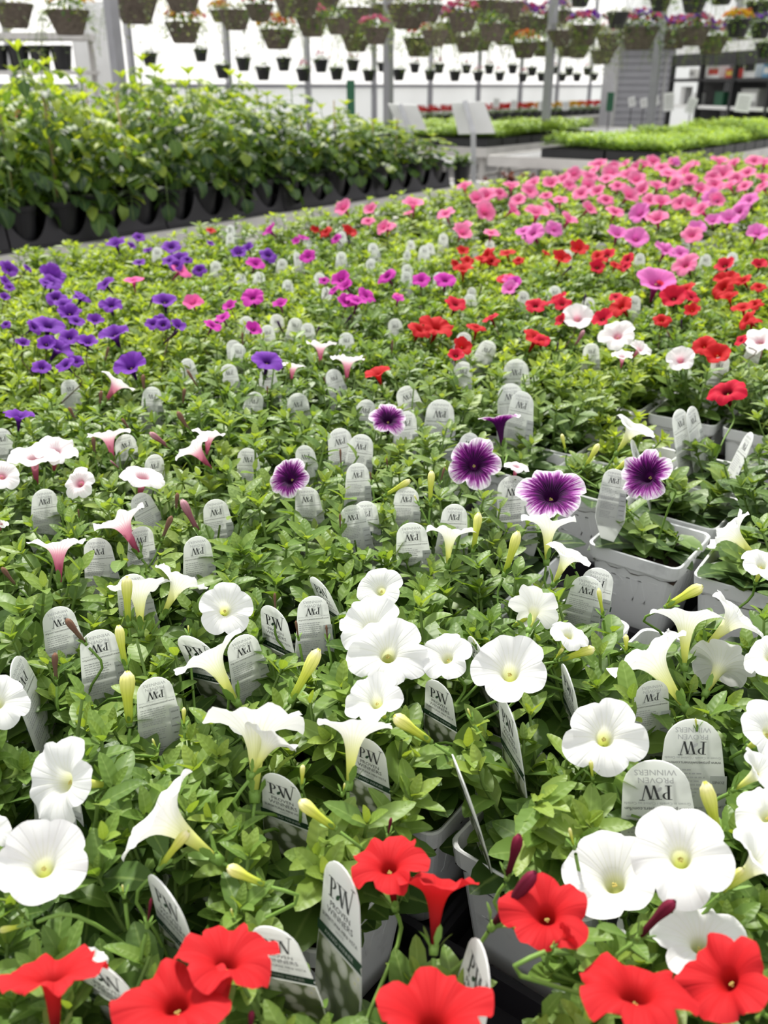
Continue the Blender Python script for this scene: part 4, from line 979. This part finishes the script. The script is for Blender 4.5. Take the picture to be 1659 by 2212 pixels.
# --- seedling benches
SB = at(1455, 357, BENCH); SA0, SB0 = SB.dot(A), SB.dot(B)
SLEN = at(1012, 343, BENCH).dot(B) - SB0
bench('seedling_bench', SA0, SA0 + 5.9, SB0, SB0 + SLEN, BENCH, 'pale edged bench covered with trays of bright green seedlings', .075)
S2 = at(998, 316, BENCH); bench('seedling_bench', S2.dot(A) - .2, S2.dot(A) + 5.0, SB0 + SLEN + .55, SB0 + SLEN + .55 + 1.9, BENCH, 'second seedling bench behind the sign stands', .075)
def tray_box(L_, W_, h):
    mb = MB(); mb.box((0, 0, .003), (L_, W_, .006))
    for s in (-1, 1): mb.box((0, s * (W_ / 2 - .003), h / 2 + .003), (L_, .006, h)); mb.box((s * (L_ / 2 - .003), 0, h / 2 + .003), (.006, W_ - .012, h)); mb.box((0, s * (W_ / 2 + .002), h), (L_ + .004, .012, .006))
    mb.box((0, 0, h * .4), (L_ - .014, W_ - .014, h * .7), 1); return mb.mesh('seedling_tray', [MAT['black'], MAT['soil']], False)
STM = tray_box(.54, .28, .075)
def seedlings(k):
    r = random.Random(600 + k); mb = MB()
    for i in range(11):
        for j in range(6):
            p = V((-.25 + .5 * i / 10 + r.uniform(-.02, .02), -.12 + .24 * j / 5 + r.uniform(-.02, .02), .06)); H = r.uniform(.08, .13); tp = p + V((r.gauss(0, .015), r.gauss(0, .015), H))
            for e in range(9):
                a = e * 2.4 + r.random(); q = e / 9; L = .052 * (1.1 - .4 * q) * r.uniform(.8, 1.2)
                leaf(mb, p.lerp(tp, .35 + .65 * q), V((math.cos(a), math.sin(a), .25 + .6 * q)), V((0, 0, 1)), L, L * .6, r.uniform(.4, 1.1), .25, min(1, .35 + .4 * q + r.gauss(0, .12)), 3)
    return mb.mesh('seedling_leaves', MAT['seedling'])
MAT['seedling'] = leafmat('seedling_leaf', [(0, (.05, .10, .02)), (.4, (.16, .27, .05)), (.7, (.30, .44, .09)), (1, (.45, .58, .14))], .45)
SDL = [seedlings(k) for k in range(4)]
def seed_tray(a, b, label, group):
    root = thing('seedling_tray', label, 'seedling tray', ab(a, b, BENCH + .002), RZ_AB + pi / 2, group); link('tray', STM, root)
    f = link('seedling_leaves', r4.choice(SDL), root); f['kind'] = 'stuff'
    f.scale = (1, 1, r4.uniform(.85, 1.15))
for i in range(19):
    for j in range(int(SLEN / .56)):
        edge = i == 0
        seed_tray(SA0 + .16 + i * .30, SB0 + .29 + j * .56, ('%s tray of green seedlings from the sign stand along the near bench end' % ORD[int(SLEN / .56) - 1 - j]) if edge else 'tray of bright green seedlings massed on the far bench', 'seedling trays at the bench end' if edge else 'seedling trays massed on the far bench')
for i in range(8):
    for j in range(3): seed_tray(S2.dot(A) + i * .30, SB0 + SLEN + .55 + .29 + j * .56, 'tray of green seedlings on the bench behind the sign stands', 'seedling trays behind the sign stands')

# --- red and yellow bedding at the foot of the white wall
def petalplain(name, col): return petalmat(name, [(0, tuple(c * .5 for c in col)), (1, col)], trans=.3)
HUE = dict(red=petalplain('red_bloom', (.72, .03, .03)), yellow=petalplain('yellow_bloom', (.80, .45, .02)), orange=petalplain('orange_bloom', (.75, .18, .02)), purple=petalplain('purple_bloom', (.18, .03, .42)), pink=petalplain('pink_bloom', (.72, .14, .26)), white=petalplain('white_bloom', (.8, .8, .75)), rose=petalplain('rose_bloom', (.60, .06, .16)))
def blossoms(r, n, rad, h, size):
    mb = MB()
    for i in range(n):
        a, q = r.random() * 6.28, math.sqrt(r.random()); c = V((math.cos(a) * q * rad, math.sin(a) * q * rad, h * (1 - .5 * q * q) + r.uniform(-.02, .02)))
        ax = V((c.x, c.y, .12)).normalized() + rv(r, .3)
        o1 = ax.orthogonal().normalized(); o2 = ax.cross(o1).normalized()
        for e in range(6):
            b = e * pi / 3; d = o1 * math.cos(b) + o2 * math.sin(b); leaf(mb, c, d + ax * .35, ax, size, size * .75, .6, .1, .5, 3)
    return mb
def leafball(r, n, rad, h, size, drop=0.):
    mb = MB()
    for i in range(n):
        a, q = r.random() * 6.28, math.sqrt(r.random()); z = h * (1 - .7 * q * q) * r.uniform(.3, 1) - (drop * r.random() if q > .75 else 0)
        leaf(mb, V((math.cos(a) * q * rad, math.sin(a) * q * rad, z)), V((math.cos(a), math.sin(a), r.uniform(-.6, 1))), V((0, 0, 1)), size * r.uniform(.7, 1.3), size * .55, .9, .2, r.uniform(.1, .8), 3)
    return mb
BLM = {}; r5 = random.Random(9)
flat_b = [blossoms(random.Random(k), 26, .2, .16, .035).mesh('blossom', HUE['red']) for k in range(2)]; flat_l = leafball(random.Random(5), 90, .21, .13, .06).mesh('foliage', MAT['leaf'])
BP = round_pot(.16, .21, .10, 'bedding_bowl', MAT['black'])
sh = MB(); sa0, sa1 = a_on_wall(840), a_on_wall(1330)
root = thing('wall_shelf', 'long low bench along the white wall under the red and yellow flowers', 'bench', ab((sa0 + sa1) / 2, WALL_B - .55, 0), RZ_AB)
sh.box((0, 0, .735), (sa1 - sa0, .6, .03)); link('shelf_top', sh.mesh('shelf_top', MAT['bench'], False), root)
for e in range(5):
    m2 = MB(); m2.box((-(sa1 - sa0) / 2 + .1 + (sa1 - sa0 - .2) * e / 4, 0, .36), (.05, .5, .72)); link('leg', m2.mesh('shelf_leg', MAT['bench'], False), root)
spots = [(905, 'red'), (930, 'red'), (955, 'red'), (980, 'red'), (1005, 'red'), (1040, 'red'), (1062, 'red'), (1080, 'red'), (1100, 'red'), (1122, 'red'), (1142, 'orange'), (1160, 'yellow'), (1180, 'yellow'), (1202, 'yellow'), (1218, 'yellow'), (1234, 'yellow'), (1250, 'orange'), (1268, 'red'), (1285, 'red'), (1302, 'rose')]
cnt = {}
for x, c in spots:
    cnt[c] = cnt.get(c, 0) + 1; d = ray(x, 245); p = d * ((WALL_B - .55) / d.dot(B)) + V((CAM.x, CAM.y, 0)); n_ = sum(1 for _, cc in spots if cc == c)
    root = thing('bedding_bowl', '%s flowering bowl along the white wall, counted from the sign stands' % ((ORD[cnt[c] - 1] + ' ' + c) if n_ > 1 else 'only ' + c), 'flower bowl', (p.x, p.y, .752), 0, 'bowls of bedding flowers along the white wall')
    link('bowl', BP, root); link('foliage', flat_l, root, mat=M.Translation((0, 0, .08))); b = link('blossom', r5.choice(flat_b), root, mat=M.Translation((0, 0, .09))); setmat(b, 0, HUE[c])

# --- hanging baskets
BASKET = round_pot(.10, .165, .17, 'fibre_basket', MAT['brown']); BASKETB = round_pot(.09, .15, .19, 'black_basket', MAT['black']); SMALLP = round_pot(.044, .066, .105, 'small_black_pot', MAT['black'])
HB = {}
lb = [leafball(random.Random(20 + k), 150, .19, .14, .055, .16).mesh('foliage', MAT['tomato']) for k in range(3)]
lbs = [leafball(random.Random(30 + k), 46, .075, .05, .03, .03).mesh('foliage', MAT['tomato']) for k in range(3)]
lbt = leafball(random.Random(50), 160, .19, .10, .04, .38).mesh('foliage', leafmat('silver_leaf', [(0, (.12, .15, .09)), (1, (.34, .38, .24))], .3))
def trails(k):
    r = random.Random(80 + k); lf, st = MB(), MB()
    for e in range(13):
        a = r.random() * 6.28; p = V((.15 * math.cos(a), .15 * math.sin(a), 0)); pts = [p]; d = V((math.cos(a), math.sin(a), .1)); L = r.uniform(.2, .5)
        for i in range(9):
            d = (d + V((0, 0, -.45)) + rv(r, .12)).normalized(); pts.append(pts[-1] + d * (L / 9))
            for h in (0, 1): b = r.random() * 6.28; leaf(lf, pts[-1], V((math.cos(b), math.sin(b), .2)), V((0, 0, 1)), .024, .017, .5, .2, r.uniform(.3, 1), 3)
            lf.tube(pts, .0012, 4, cap=False)
    return lf.mesh('trailing_foliage', MAT['tomato'])
TRL = [trails(k) for k in range(3)]
bb = [blossoms(random.Random(60 + k), 30, .19, .12, .028).mesh('blossom', HUE['red']) for k in range(3)]
bbs = blossoms(random.Random(70), 7, .06, .06, .02).mesh('blossom', HUE['rose'])
RAIL_Z = 3.15
ROWS = {}
def hang(x, y, z, w_, size, potm, foliage, hues, label, group, wz):
    p = deep(x, y, z); s = w_ * z / F_PX / size
    root = thing('hanging_basket', label, 'hanging basket', p, r5.random() * 6, group)
    H = .17 if potm is not SMALLP else .105
    link('pot', potm, root, mat=M.Scale(s, 4) @ M.Translation((0, 0, -H)))
    if foliage: link('foliage', foliage, root, mat=M.Scale(s, 4) @ M.Rotation(r5.random() * 6, 4, 'Z') @ M.Translation((0, 0, -.01)))
    if potm is not SMALLP: link('trailing_foliage', r5.choice(TRL), root, mat=M.Scale(s, 4) @ M.Rotation(r5.random() * 6, 4, 'Z'))
    for h in hues:
        b = link('blossom', bbs if potm is SMALLP else r5.choice(bb), root, mat=M.Scale(s, 4) @ M.Rotation(r5.random() * 6, 4, 'Z') @ M.Translation((r5.uniform(-.03, .03), 0, .0))); setmat(b, 0, HUE[h])
    mb = MB(); apex = V((0, 0, .42 * s if potm is not SMALLP else .3 * s)); rr = (.16 if potm is not SMALLP else .062) * s
    for e in range(3): mb.tube([V((rr * math.cos(e * 2.094), rr * math.sin(e * 2.094), -.01)), apex], .0016, 4, cap=False)
    mb.tube([apex, V((0, 0, wz - p.z))], .0025, 4, cap=False); link('hanger', mb.mesh('hanger', MAT['wire']), root)
    ROWS.setdefault(group, []).append((p.dot(A), p.dot(B)))
def on_row(x, y, b): d = ray(x, y); return WALL_B and (b - CAM.dot(B)) / d.dot(B)
small = "322 116 26 433 108 24 480 142 26 525 126 26 568 146 26 612 127 25 655 150 25 693 130 25 727 148 24 762 131 22 797 153 22 826 137 18 862 151 22 896 139 18 929 154 19 949 140 18 983 155 20 1008 142 17 1033 157 18 1057 143 17 1080 158 17 1108 142 17 1130 161 16 1150 147 17 1171 159 17 1198 146 14 1215 161 15 1230 149 15 1247 161 15 1269 149 14 1284 161 14"
sv = [float(v) for v in small.split()]; up_, lo_ = 0, 0
for x, y, w_ in zip(sv[0::3], sv[1::3], sv[2::3]):
    upper = w_ < 1e9 and ((y < 140 if x < 820 else y < 150)); b = 7.6 if upper else 6.9
    z = on_row(x, y, b)
    if upper: up_ += 1; lab = '%s little black hanging pot from the pale cabinet, upper row' % ORD[up_ - 1]; gr = 'upper row of little hanging pots'
    else: lo_ += 1; lab = '%s little black hanging pot from the pale cabinet, lower row' % ORD[lo_ - 1]; gr = 'lower row of little hanging pots'
    hang(x, y - 2, z, w_ * 1.3, .132, SMALLP, r5.choice(lbs), ['rose'] if r5.random() < .5 and x > 640 else [], lab, gr, RAIL_Z)
BK = [l.split() for l in """
25 8 76 brown t -|145 22 78 brown l yellow|290 -8 86 brown t -|395 48 66 brown l yellow,red|392 -28 76 brown t -|475 22 38 brown l orange,yellow|507 22 62 brown t -|598 64 62 brown l yellow,red|628 -6 62 brown t -|674 38 60 brown l pink|772 18 78 brown t -|769 74 56 brown l pink|880 10 76 brown t red|906 82 60 brown l red|966 50 66 brown t purple,pink|1036 72 56 brown l -|1052 2 66 brown t purple|1092 62 52 brown l pink|1120 36 62 brown t purple,rose|1134 92 50 brown l orange|700 -4 58 brown t pink|730 40 50 brown l -|812 60 52 brown l pink|842 10 60 brown l yellow|925 10 54 brown l rose|940 66 50 brown t -|1000 28 58 brown l rose,pink|1010 80 50 brown t -|1065 52 54 brown l -|1100 6 56 brown t rose|1160 40 52 brown l pink,purple|1175 90 48 brown l -|1205 24 52 brown l purple,rose|1210 66 50 brown t -|1250 96 44 brown l -|1318 74 50 brown t rose|560 10 52 brown l orange,pink|660 0 50 brown l red,pink|1335 30 46 black t -|1228 92 46 brown l pink|1262 55 62 brown l purple,rose|1302 108 46 brown t -|1382 58 72 brown l purple,rose|1458 66 58 brown l purple,rose|1500 58 60 brown l purple,pink|1540 78 58 brown l purple,rose|1602 84 52 brown l -
1255 -18 48 black l -|1428 -8 48 black l -|1502 -12 58 black l -|1562 -30 58 black l -|1596 46 52 black l orange,yellow|1640 8 52 black l white|1645 52 46 black l purple|1655 96 44 black l white
""".replace('\n', '|').split('|') if l.strip()]
HUNG = []
EXTRA = {25: 'at the top corner above the cabinet', 145: 'with yellow flowers above the pale cabinet', 290: 'with silver trailing leaves, just beyond the thick post'}
for n_, (x, y, w_, m_, fo, hu) in enumerate(BK):
    x, y, w_ = float(x), float(y), float(w_)
    w_ *= 1.2; zz = F_PX * .37 / w_; pb = deep(x, y, zz).dot(B); rows_ = (3.8, 4.35, 4.9, 5.45, 6.0, 6.4) if m_ == 'brown' else (2.2, 2.75, 3.3)
    for b in sorted(rows_, key=lambda q: abs(q - pb)):
        z = on_row(x, y, b); pp = deep(x, y, z)
        if all((pp - o_).length > .56 for o_ in HUNG): break
    HUNG.append(pp)
    hs = [] if hu == '-' else hu.split(',')
    look = ('brown' if m_ == 'brown' else 'black') + ' hanging basket with ' + (' and '.join(hs) + ' flowers' if hs else ('silvery trailing leaves' if fo == 't' else 'green leaves'))
    refs = ((245, 'thick grey post'), (640, 'white wall centre'), (839, 'sign stand post'), (1188, 'post before the white wall'), (1419, 'post before the shed'), (1576, 'post before the shelves'))
    rx, rn = min(refs, key=lambda q: abs(q[0] - x))
    hang(x, y, z, w_, .335, BASKET if m_ == 'brown' else BASKETB, lbt if fo == 't' else r5.choice(lb), hs, look + ', ' + ('just beyond ' if x > rx else 'just before ') + 'the ' + rn, 'large hanging baskets', RAIL_Z)
# the rails they hang from
for b in sorted({round(q[1], 2) for g in ROWS.values() for q in g}):
    aa = [q[0] for g in ROWS.values() for q in g if abs(q[1] - b) < .02]
    mb = MB(); mb.tube([ab(min(aa) - .6, b, RAIL_Z), ab(max(aa) + .6, b, RAIL_Z)], .016, 8); mb.tube([ab(min(aa) - .5, b, RAIL_Z), ab(min(aa) - .5, b, 4.6)], .006, 6); mb.tube([ab(max(aa) + .5, b, RAIL_Z), ab(max(aa) + .5, b, 4.6)], .006, 6)
    o = link('hanging_rail', mb.mesh('hanging_rail', MAT['post'])); tag(o, 'steel rail the baskets hang from, above the picture', 'rail', 'rails the baskets hang from')

# --- pale cabinet and rack at the far end, beyond the tomatoes
p = deep(207, 120, 8.6)
root = thing('pale_cabinet', 'tall pale grey cabinet door beside the thick post', 'cabinet', (p.x, p.y, 0), RZ_AB - .7)
mb = MB(); mb.box((0, .15, 1.0), (.40, .3, 2.0)); link('body', mb.mesh('cabinet_body', MAT['white'], False), root)
mb = MB(); mb.box((0, -.012, 1.0), (.36, .02, 1.9)); link('door', mb.mesh('cabinet_door', MAT['white'], False), root)
mb = MB(); mb.box((.13, -.03, 1.1), (.02, .02, .12)); link('handle', mb.mesh('handle', MAT['post'], False), root)
p = deep(70, 80, 7.6)
root = thing('metal_rack', 'pale metal rack carrying a row of black pots behind the tomatoes', 'rack', (p.x, p.y, 0), 0)
mb = MB(); mb.box((0, 0, p.z), (.95, .4, .05)); mb.box((0, 0, p.z - .27), (.95, .4, .03)); link('shelf', mb.mesh('rack_shelf', MAT['bench'], False), root)
for s in (-1, 1):
    mb = MB(); mb.box((s * .44, .15, p.z / 2), (.04, .04, p.z)); link('upright', mb.mesh('rack_upright', MAT['bench'], False), root)
for e, dx in enumerate((-.30, -.12, .06, .24)):
    o = link('black_pot', TPOT); o.location = (p.x + dx, p.y - .05, p.z - .253); o.scale = (1.15, 1.15, 1.3); tag(o, '%s black pot on the pale rack behind the tomatoes' % ORD[e], 'pot', 'black pots on the pale rack')

# --- grey sided shed and dark shop shelves
p0 = deep(1328, 180, 15.5); p1 = deep(1452, 180, 15.5); W_ = (p1 - p0).length; c = (p0 + p1) / 2
root = thing('grey_shed', 'grey shed clad in horizontal boards between the white wall and the shelves', 'shed', (c.x, c.y, 0), 0)
mb = MB(); mb.box((0, .5, 1.0), (W_, 1.0, 2.0)); H_ = 2.0
for e in range(18): mb.box((0, -.012, .06 + e * .108), (W_, .03, .09), 0, M.Rotation(.12, 3, 'X'))
link('body', mb.mesh('shed_body', MAT['sid'] if 'sid' in MAT else plain('grey_siding', (.30, .30, .32), .6, var=.05), False), root)
mb = MB(); mb.box((.1, .35, 2.12), (W_ + .5, 1.3, .22)); mb.box((.1, -.28, 1.99), (W_ + .5, .06, .10)); link('roof', mb.mesh('shed_roof', plain('grey_roof_sheet', (.22, .22, .23), .6), False), root)
mb = MB(); mb.box((W_ / 2 - .15, -.03, .9), (.03, .03, 1.8)); mb.box((-W_ / 2 + .02, -.03, .9), (.05, .03, 1.8)); link('corner_board', mb.mesh('corner_board', MAT['grey'], False), root)
q0 = deep(1452, 190, 13.4); q1 = deep(1760, 190, 10.4); dv = q1 - q0; dv.z = 0; SL = dv.length; ang = math.atan2(dv.y, dv.x)
root = thing('shop_shelving', 'black shop shelving unit with a white top board', 'shelving', (q0.x, q0.y, 0), ang)
top_z = 1.29 + (185 - 128) / F_PX * 12.6 * 1.05
mb = MB(); mb.box((SL / 2, .42, top_z / 2), (SL, .03, top_z)); link('back_panel', mb.mesh('back_panel', MAT['dark'], False), root)
mb = MB(); mb.box((SL / 2 + .1, -.02, top_z + .07), (SL, .03, .14)); link('top_board', mb.mesh('top_board', MAT['white'], False), root)
for e in range(5):
    mb = MB(); mb.box((SL * e / 4, -.02, top_z / 2), (.06, .06, top_z)); link('upright', mb.mesh('upright', MAT['dark'], False), root)
SZ = (.55, 1.02, 1.36)
for e, zz in enumerate(SZ):
    mb = MB(); mb.box((SL / 2, .19, zz), (SL, .42, .03)); mb.box((SL / 2, -.03, zz), (SL, .02, .045), 1); link('shelf', mb.mesh('shelf', [MAT['dark'], MAT['dark'] if e != 1 else MAT['white']], False), root)
mb = MB(); mb.box((SL / 2, -.02, top_z - .06), (SL, .04, .16)); link('front_beam', mb.mesh('front_beam', MAT['dark'], False), root)
RS = M.Rotation(ang, 4, 'Z')
def stock(u, zz, sx_, sy_, sz_, mat, label, cat='box', mat2=None):
    m2 = MB(); m2.box((0, 0, sz_ / 2), (sx_, sy_, sz_)); m2.box((0, -sy_ / 2, sz_ * .55), (sx_ * .8, .006, sz_ * .45), 1)
    o = link('stock_' + cat, m2.mesh('stock', [MAT[mat], MAT[mat2 or mat]], False)); o.location = q0 * 1 + (RS @ V((u, .12, 0))); o.location.z = zz + .016; o.rotation_euler = (0, 0, ang); tag(o, label, cat, 'goods on the shop shelves')
stock(.42, 1.36, .16, .12, .13, 'white', 'small white box on the upper dark shelf', 'box', 'grey'); stock(.68, 1.36, .14, .12, .22, 'white', 'taller white pack on the upper dark shelf', 'pack', 'grey'); stock(1.02, 1.36, .32, .14, .16, 'white', 'red and white box on the upper shelf before the post', 'box', 'red'); stock(1.45, 1.36, .24, .14, .12, 'red', 'red and yellow box on the upper shelf past the post', 'box', 'yellow'); stock(1.90, 1.36, .28, .14, .26, 'white', 'big white box with a dark print on the upper shelf', 'box', 'dark'); stock(2.35, 1.36, .30, .14, .16, 'blue', 'blue and white bag on the upper shelf at the picture edge', 'bag', 'white')
stock(.60, 1.02, .12, .12, .16, 'white', 'slim white carton on the lower white shelf', 'carton'); stock(1.25, 1.02, .22, .14, .18, 'greenc', 'green tub on the lower white shelf behind the post', 'tub'); stock(2.0, 1.02, .4, .16, .22, 'grey', 'grey bag of stock on the lower shelf', 'bag', 'white'); stock(.22, 1.02, .12, .12, .24, 'white', 'white pack at the shed end of the lower shelf', 'pack')
def stake_sign(x, y, z, w_, h_, mat, label, tilt=0., hgt=None, lines=True):
    p = deep(x, y, z); zb = BENCH + .05; hz = p.z - zb
    root = thing('stake_sign', label, 'sign', (p.x, p.y, zb), 0); R_ = M.Rotation(tilt, 4, 'Y')
    m2 = MB(); m2.box((0, 0, 0), (w_, .008, h_))
    if lines:
        for e in range(4): m2.box((0, -.006, h_ * (.28 - .18 * e)), (w_ * .7, .003, h_ * .05), 1)
    link('card', m2.mesh('card', [MAT[mat], MAT['grey']], False), root, mat=M.Translation((0, 0, hz)) @ R_)
    m2 = MB(); m2.tube([V((0, .008, -.05)), V((0, .008, hz))], .006, 6); link('stake', m2.mesh('stake', MAT['dark'], False), root)
stake_sign(1606, 222, 9.8, .16, .185, 'white', 'large white sign on a stake before the dark shelves', .1); stake_sign(1493, 228, 10.2, .10, .17, 'white', 'tilted pale sign card on a stake near the shed corner', .3)
stake_sign(1445, 220, 10.6, .12, .2, 'white', 'brown printed white sign beside the shed corner', -.1); stake_sign(1318, 220, 11.5, .085, .22, 'greenc', 'dark green sign at the end of the white wall', 0, None, False)
for x, y, lab in ((1365, 220, 'curled white sign tab nearer the white wall, before the shed'), (1391, 222, 'curled white sign tab in the middle, before the shed'), (1416, 218, 'curled white sign tab by the post, before the shed'), (1110, 226, 'small white sign on a stake above red bowls'), (1170, 228, 'small white sign on a stake above yellow bowls'), (1222, 228, 'small white sign on a stake past the post above yellow bowls'), (1072, 222, 'square white notice on a stake above the red bowls')):
    stake_sign(x, y, 11.8, .085, .11, 'white', lab, r5.uniform(-.35, .2))
# ------------------------------------------------------------------ which one is which
MARKS = [("the white bloom over two large tags", 1470, 1846), ("the two overlapping red blooms", 430, 2105), ("the red bloom seen edge-on", 112, 2098), ("the two thick dark red buds", 1110, 1940), ("the round white bloom facing us squarely", 1306, 1590),
 ("the widest white trumpet", 556, 1552), ("the white trumpet lying over a bud", 335, 1752), ("the white bloom at the picture edge", 92, 1864), ("the close cluster of white blooms", 850, 1400), ("the upturned white bloom", 1100, 1445), ("the pair of upright white trumpets", 345, 1255),
 ("the small round bloom by two trumpets", 488, 1315), ("the nearly bare pot", 1405, 1200), ("the largest purple-veined bloom", 1192, 1064), ("the squarely facing purple-veined bloom", 1024, 1000), ("the tilted purple-veined bloom", 1394, 1026), ("the touching pair of pink-throated blooms", 96, 976),
 ("the pink-throated trumpet pointing straight up", 125, 1172), ("the sideways pink-throated trumpet", 257, 1118), ("the single violet bloom below the clump", 280, 787), ("the violet bloom between pale trumpets", 578, 777), ("the lone crimson bloom", 1570, 842), ("the tight group of red blooms", 930, 705),
 ("the two pale blooms among crimson ones", 1295, 705), ("the magenta cluster", 765, 635), ("the largest pink bloom", 1420, 602), ("the tall leaning white tag", 1122, 880), ("the twin thin tags", 1495, 885), ("the thickest violet clump", 130, 720), ("the pair of hot pink blooms", 340, 592), ("the two separate magenta blooms", 936, 603),
 ("the scarlet patch below the pinks", 1050, 555), ("the scarlet trumpet with a long tube", 944, 1906), ("the last white trumpet by the edge", 1572, 1143), ("the row of white trumpets at the gap", 1200, 1150), ("the small purple-veined bloom", 624, 1032), ("the round-topped tag with small print", 952, 868), ("the ruffled pink-throated blooms", 430, 950), ("the lone scarlet bloom turned away", 815, 805)]
NUM = ['no', 'one', 'two', 'three', 'four', 'five', 'six', 'seven', 'eight', 'nine', 'ten', 'eleven', 'twelve']
CN = dict(W='white', K='pink-throated', V='purple-veined', R='scarlet', C='crimson', P='violet', M='magenta', H='hot pink', N='pink', O='orchid pink')
def where(x, y, skip=0):
    """Nearest mark and the way to it; distances shrink with height in the picture."""
    def ds(m): s = max(60, (m[2] + y) * .5 - 185); return math.hypot((m[1] - x) / s, (m[2] - y) / s * 1.5)
    m = sorted(MARKS, key=ds)[skip]; s = max(60, (m[2] + y) * .5 - 185); dx, dy = (x - m[1]) / s, (y - m[2]) / s * 1.5
    d = math.hypot(dx, dy)
    if d < .045: return 'right at', m[0], d
    k = int(round(math.atan2(-dy, dx) / (pi / 4))) % 8
    return ('right of', 'behind and right of', 'behind', 'behind and left of', 'left of', 'in front and left of', 'in front of', 'in front and right of')[k], m[0], d
used = {}
def settle(rows, fmt, fmt2):
    """rows: (object, look, x, y); gives each its own label."""
    by = {}
    for o, look, x, y in rows: w_, m_, d = where(x, y); by.setdefault((look, w_, m_), []).append((d, o, x, y))
    for (look, w_, m_), L in by.items():
        L.sort(key=lambda q: q[0])
        for n, (d, o, x, y) in enumerate(L):
            lab = fmt % (look, w_, m_) if len(L) == 1 else fmt2 % (look, ORD[n], w_, m_)
            k = 1
            while lab in used and k < 6: a_, b_, _ = where(x, y, k); lab = fmt % (look, a_, b_); k += 1
            used[lab] = 1; o['label'] = lab
rows = []
for q in PLANTS:
    o = q['root']; c = {}
    for f in q['fl']: c[f[0]] = c.get(f[0], 0) + 1
    if q['out'] and not q['fl']: tag(o, 'leafy petunia plant on the bench just outside the photographed part', None, 'petunias outside the photographed part'); continue
    if q['big']:
        hue = 'pink' if (c and max(c, key=c.get) in 'NO') or (not c and q['x'] > 900) else 'green'
        if hue == 'pink': tag(o, 'pink petunia plant crowded in the pink mass at the far bench end', None, 'pink petunias at the far bench end')
        else: tag(o, 'yellow-green petunia plant along the far edge facing the tomato bench', None, 'petunias along the far bench edge')
        continue
    o['group'] = 'petunias in grey pots on the display bench'
    if not c: look = 'small sparse petunia' if q['sparse'] else ('leafy petunia, buds only' if q['bd'] else 'leafy bloomless petunia')
    elif len(c) == 1: k = list(c)[0]; n = c[k]; look = 'petunia, %s %s bloom%s' % (NUM[min(n, 12)], CN[k], '' if n == 1 else 's')
    else: ks = sorted(c, key=lambda k: -c[k])[:2]; look = 'petunia, %s and %s blooms' % (CN[ks[0]].split()[-1], CN[ks[1]].split()[-1]) if CN[ks[0]].split()[-1] != CN[ks[1]].split()[-1] else 'petunia, mixed pink blooms'
    rows.append((o, look, q['x'], q['y']))
settle(rows, '%s, %s %s', '%s, %s %s %s')
rows = []
for t_ in TG:
    o = t_['o']
    if t_['far']: tag(o, 'white plant tag with just its rounded tip above the farther foliage', None, 'tag tips among the farther foliage'); continue
    o['group'] = 'plant tags in the petunia pots'
    look = 'edge-on white tag' if abs(t_['yaw']) > 1.0 else ('leaning front-printed tag' if t_['side'] == 'F' else 'white tag, upside-down print')
    rows.append((o, look, t_['x'], t_['y'] + 20))
settle(rows, '%s, %s %s', '%s, %s %s %s')
# ------------------------------------------------------------------ daylight
w = bpy.data.worlds.new('daylight'); sc.world = w; w.use_nodes = True; t = w.node_tree
bg = t.nodes['Background']; bg.inputs['Color'].default_value = (.985, .99, 1.0, 1); bg.inputs['Strength'].default_value = 1.12
sun = bpy.data.lights.new('sun', 'SUN'); sun.energy = 5.2; sun.angle = math.radians(6.0); sun.color = (1, .97, .90)
so = bpy.data.objects.new('sun', sun); COL.objects.link(so)
el, azs = math.radians(52), math.radians(-16)   # high, beyond the plants and a little to the side
sd = V((math.sin(azs) * math.cos(el), math.cos(azs) * math.cos(el), math.sin(el)))
so.rotation_euler = sd.to_track_quat('Z', 'Y').to_euler(); so.location = sd * 20
vs = sc.view_settings; sc.display_settings.display_device = 'sRGB'
vs.view_transform = 'Standard'; vs.look = 'None'; vs.exposure = 0.27; vs.gamma = 1.0; vs.use_curve_mapping = False
cy = sc.cycles; cy.max_bounces = 7; cy.diffuse_bounces = 4; cy.glossy_bounces = 2; cy.transmission_bounces = 4; cy.transparent_max_bounces = 4
cy.use_denoising = True; cy.caustics_reflective = False; cy.caustics_refractive = False; cy.sample_clamp_indirect = 6
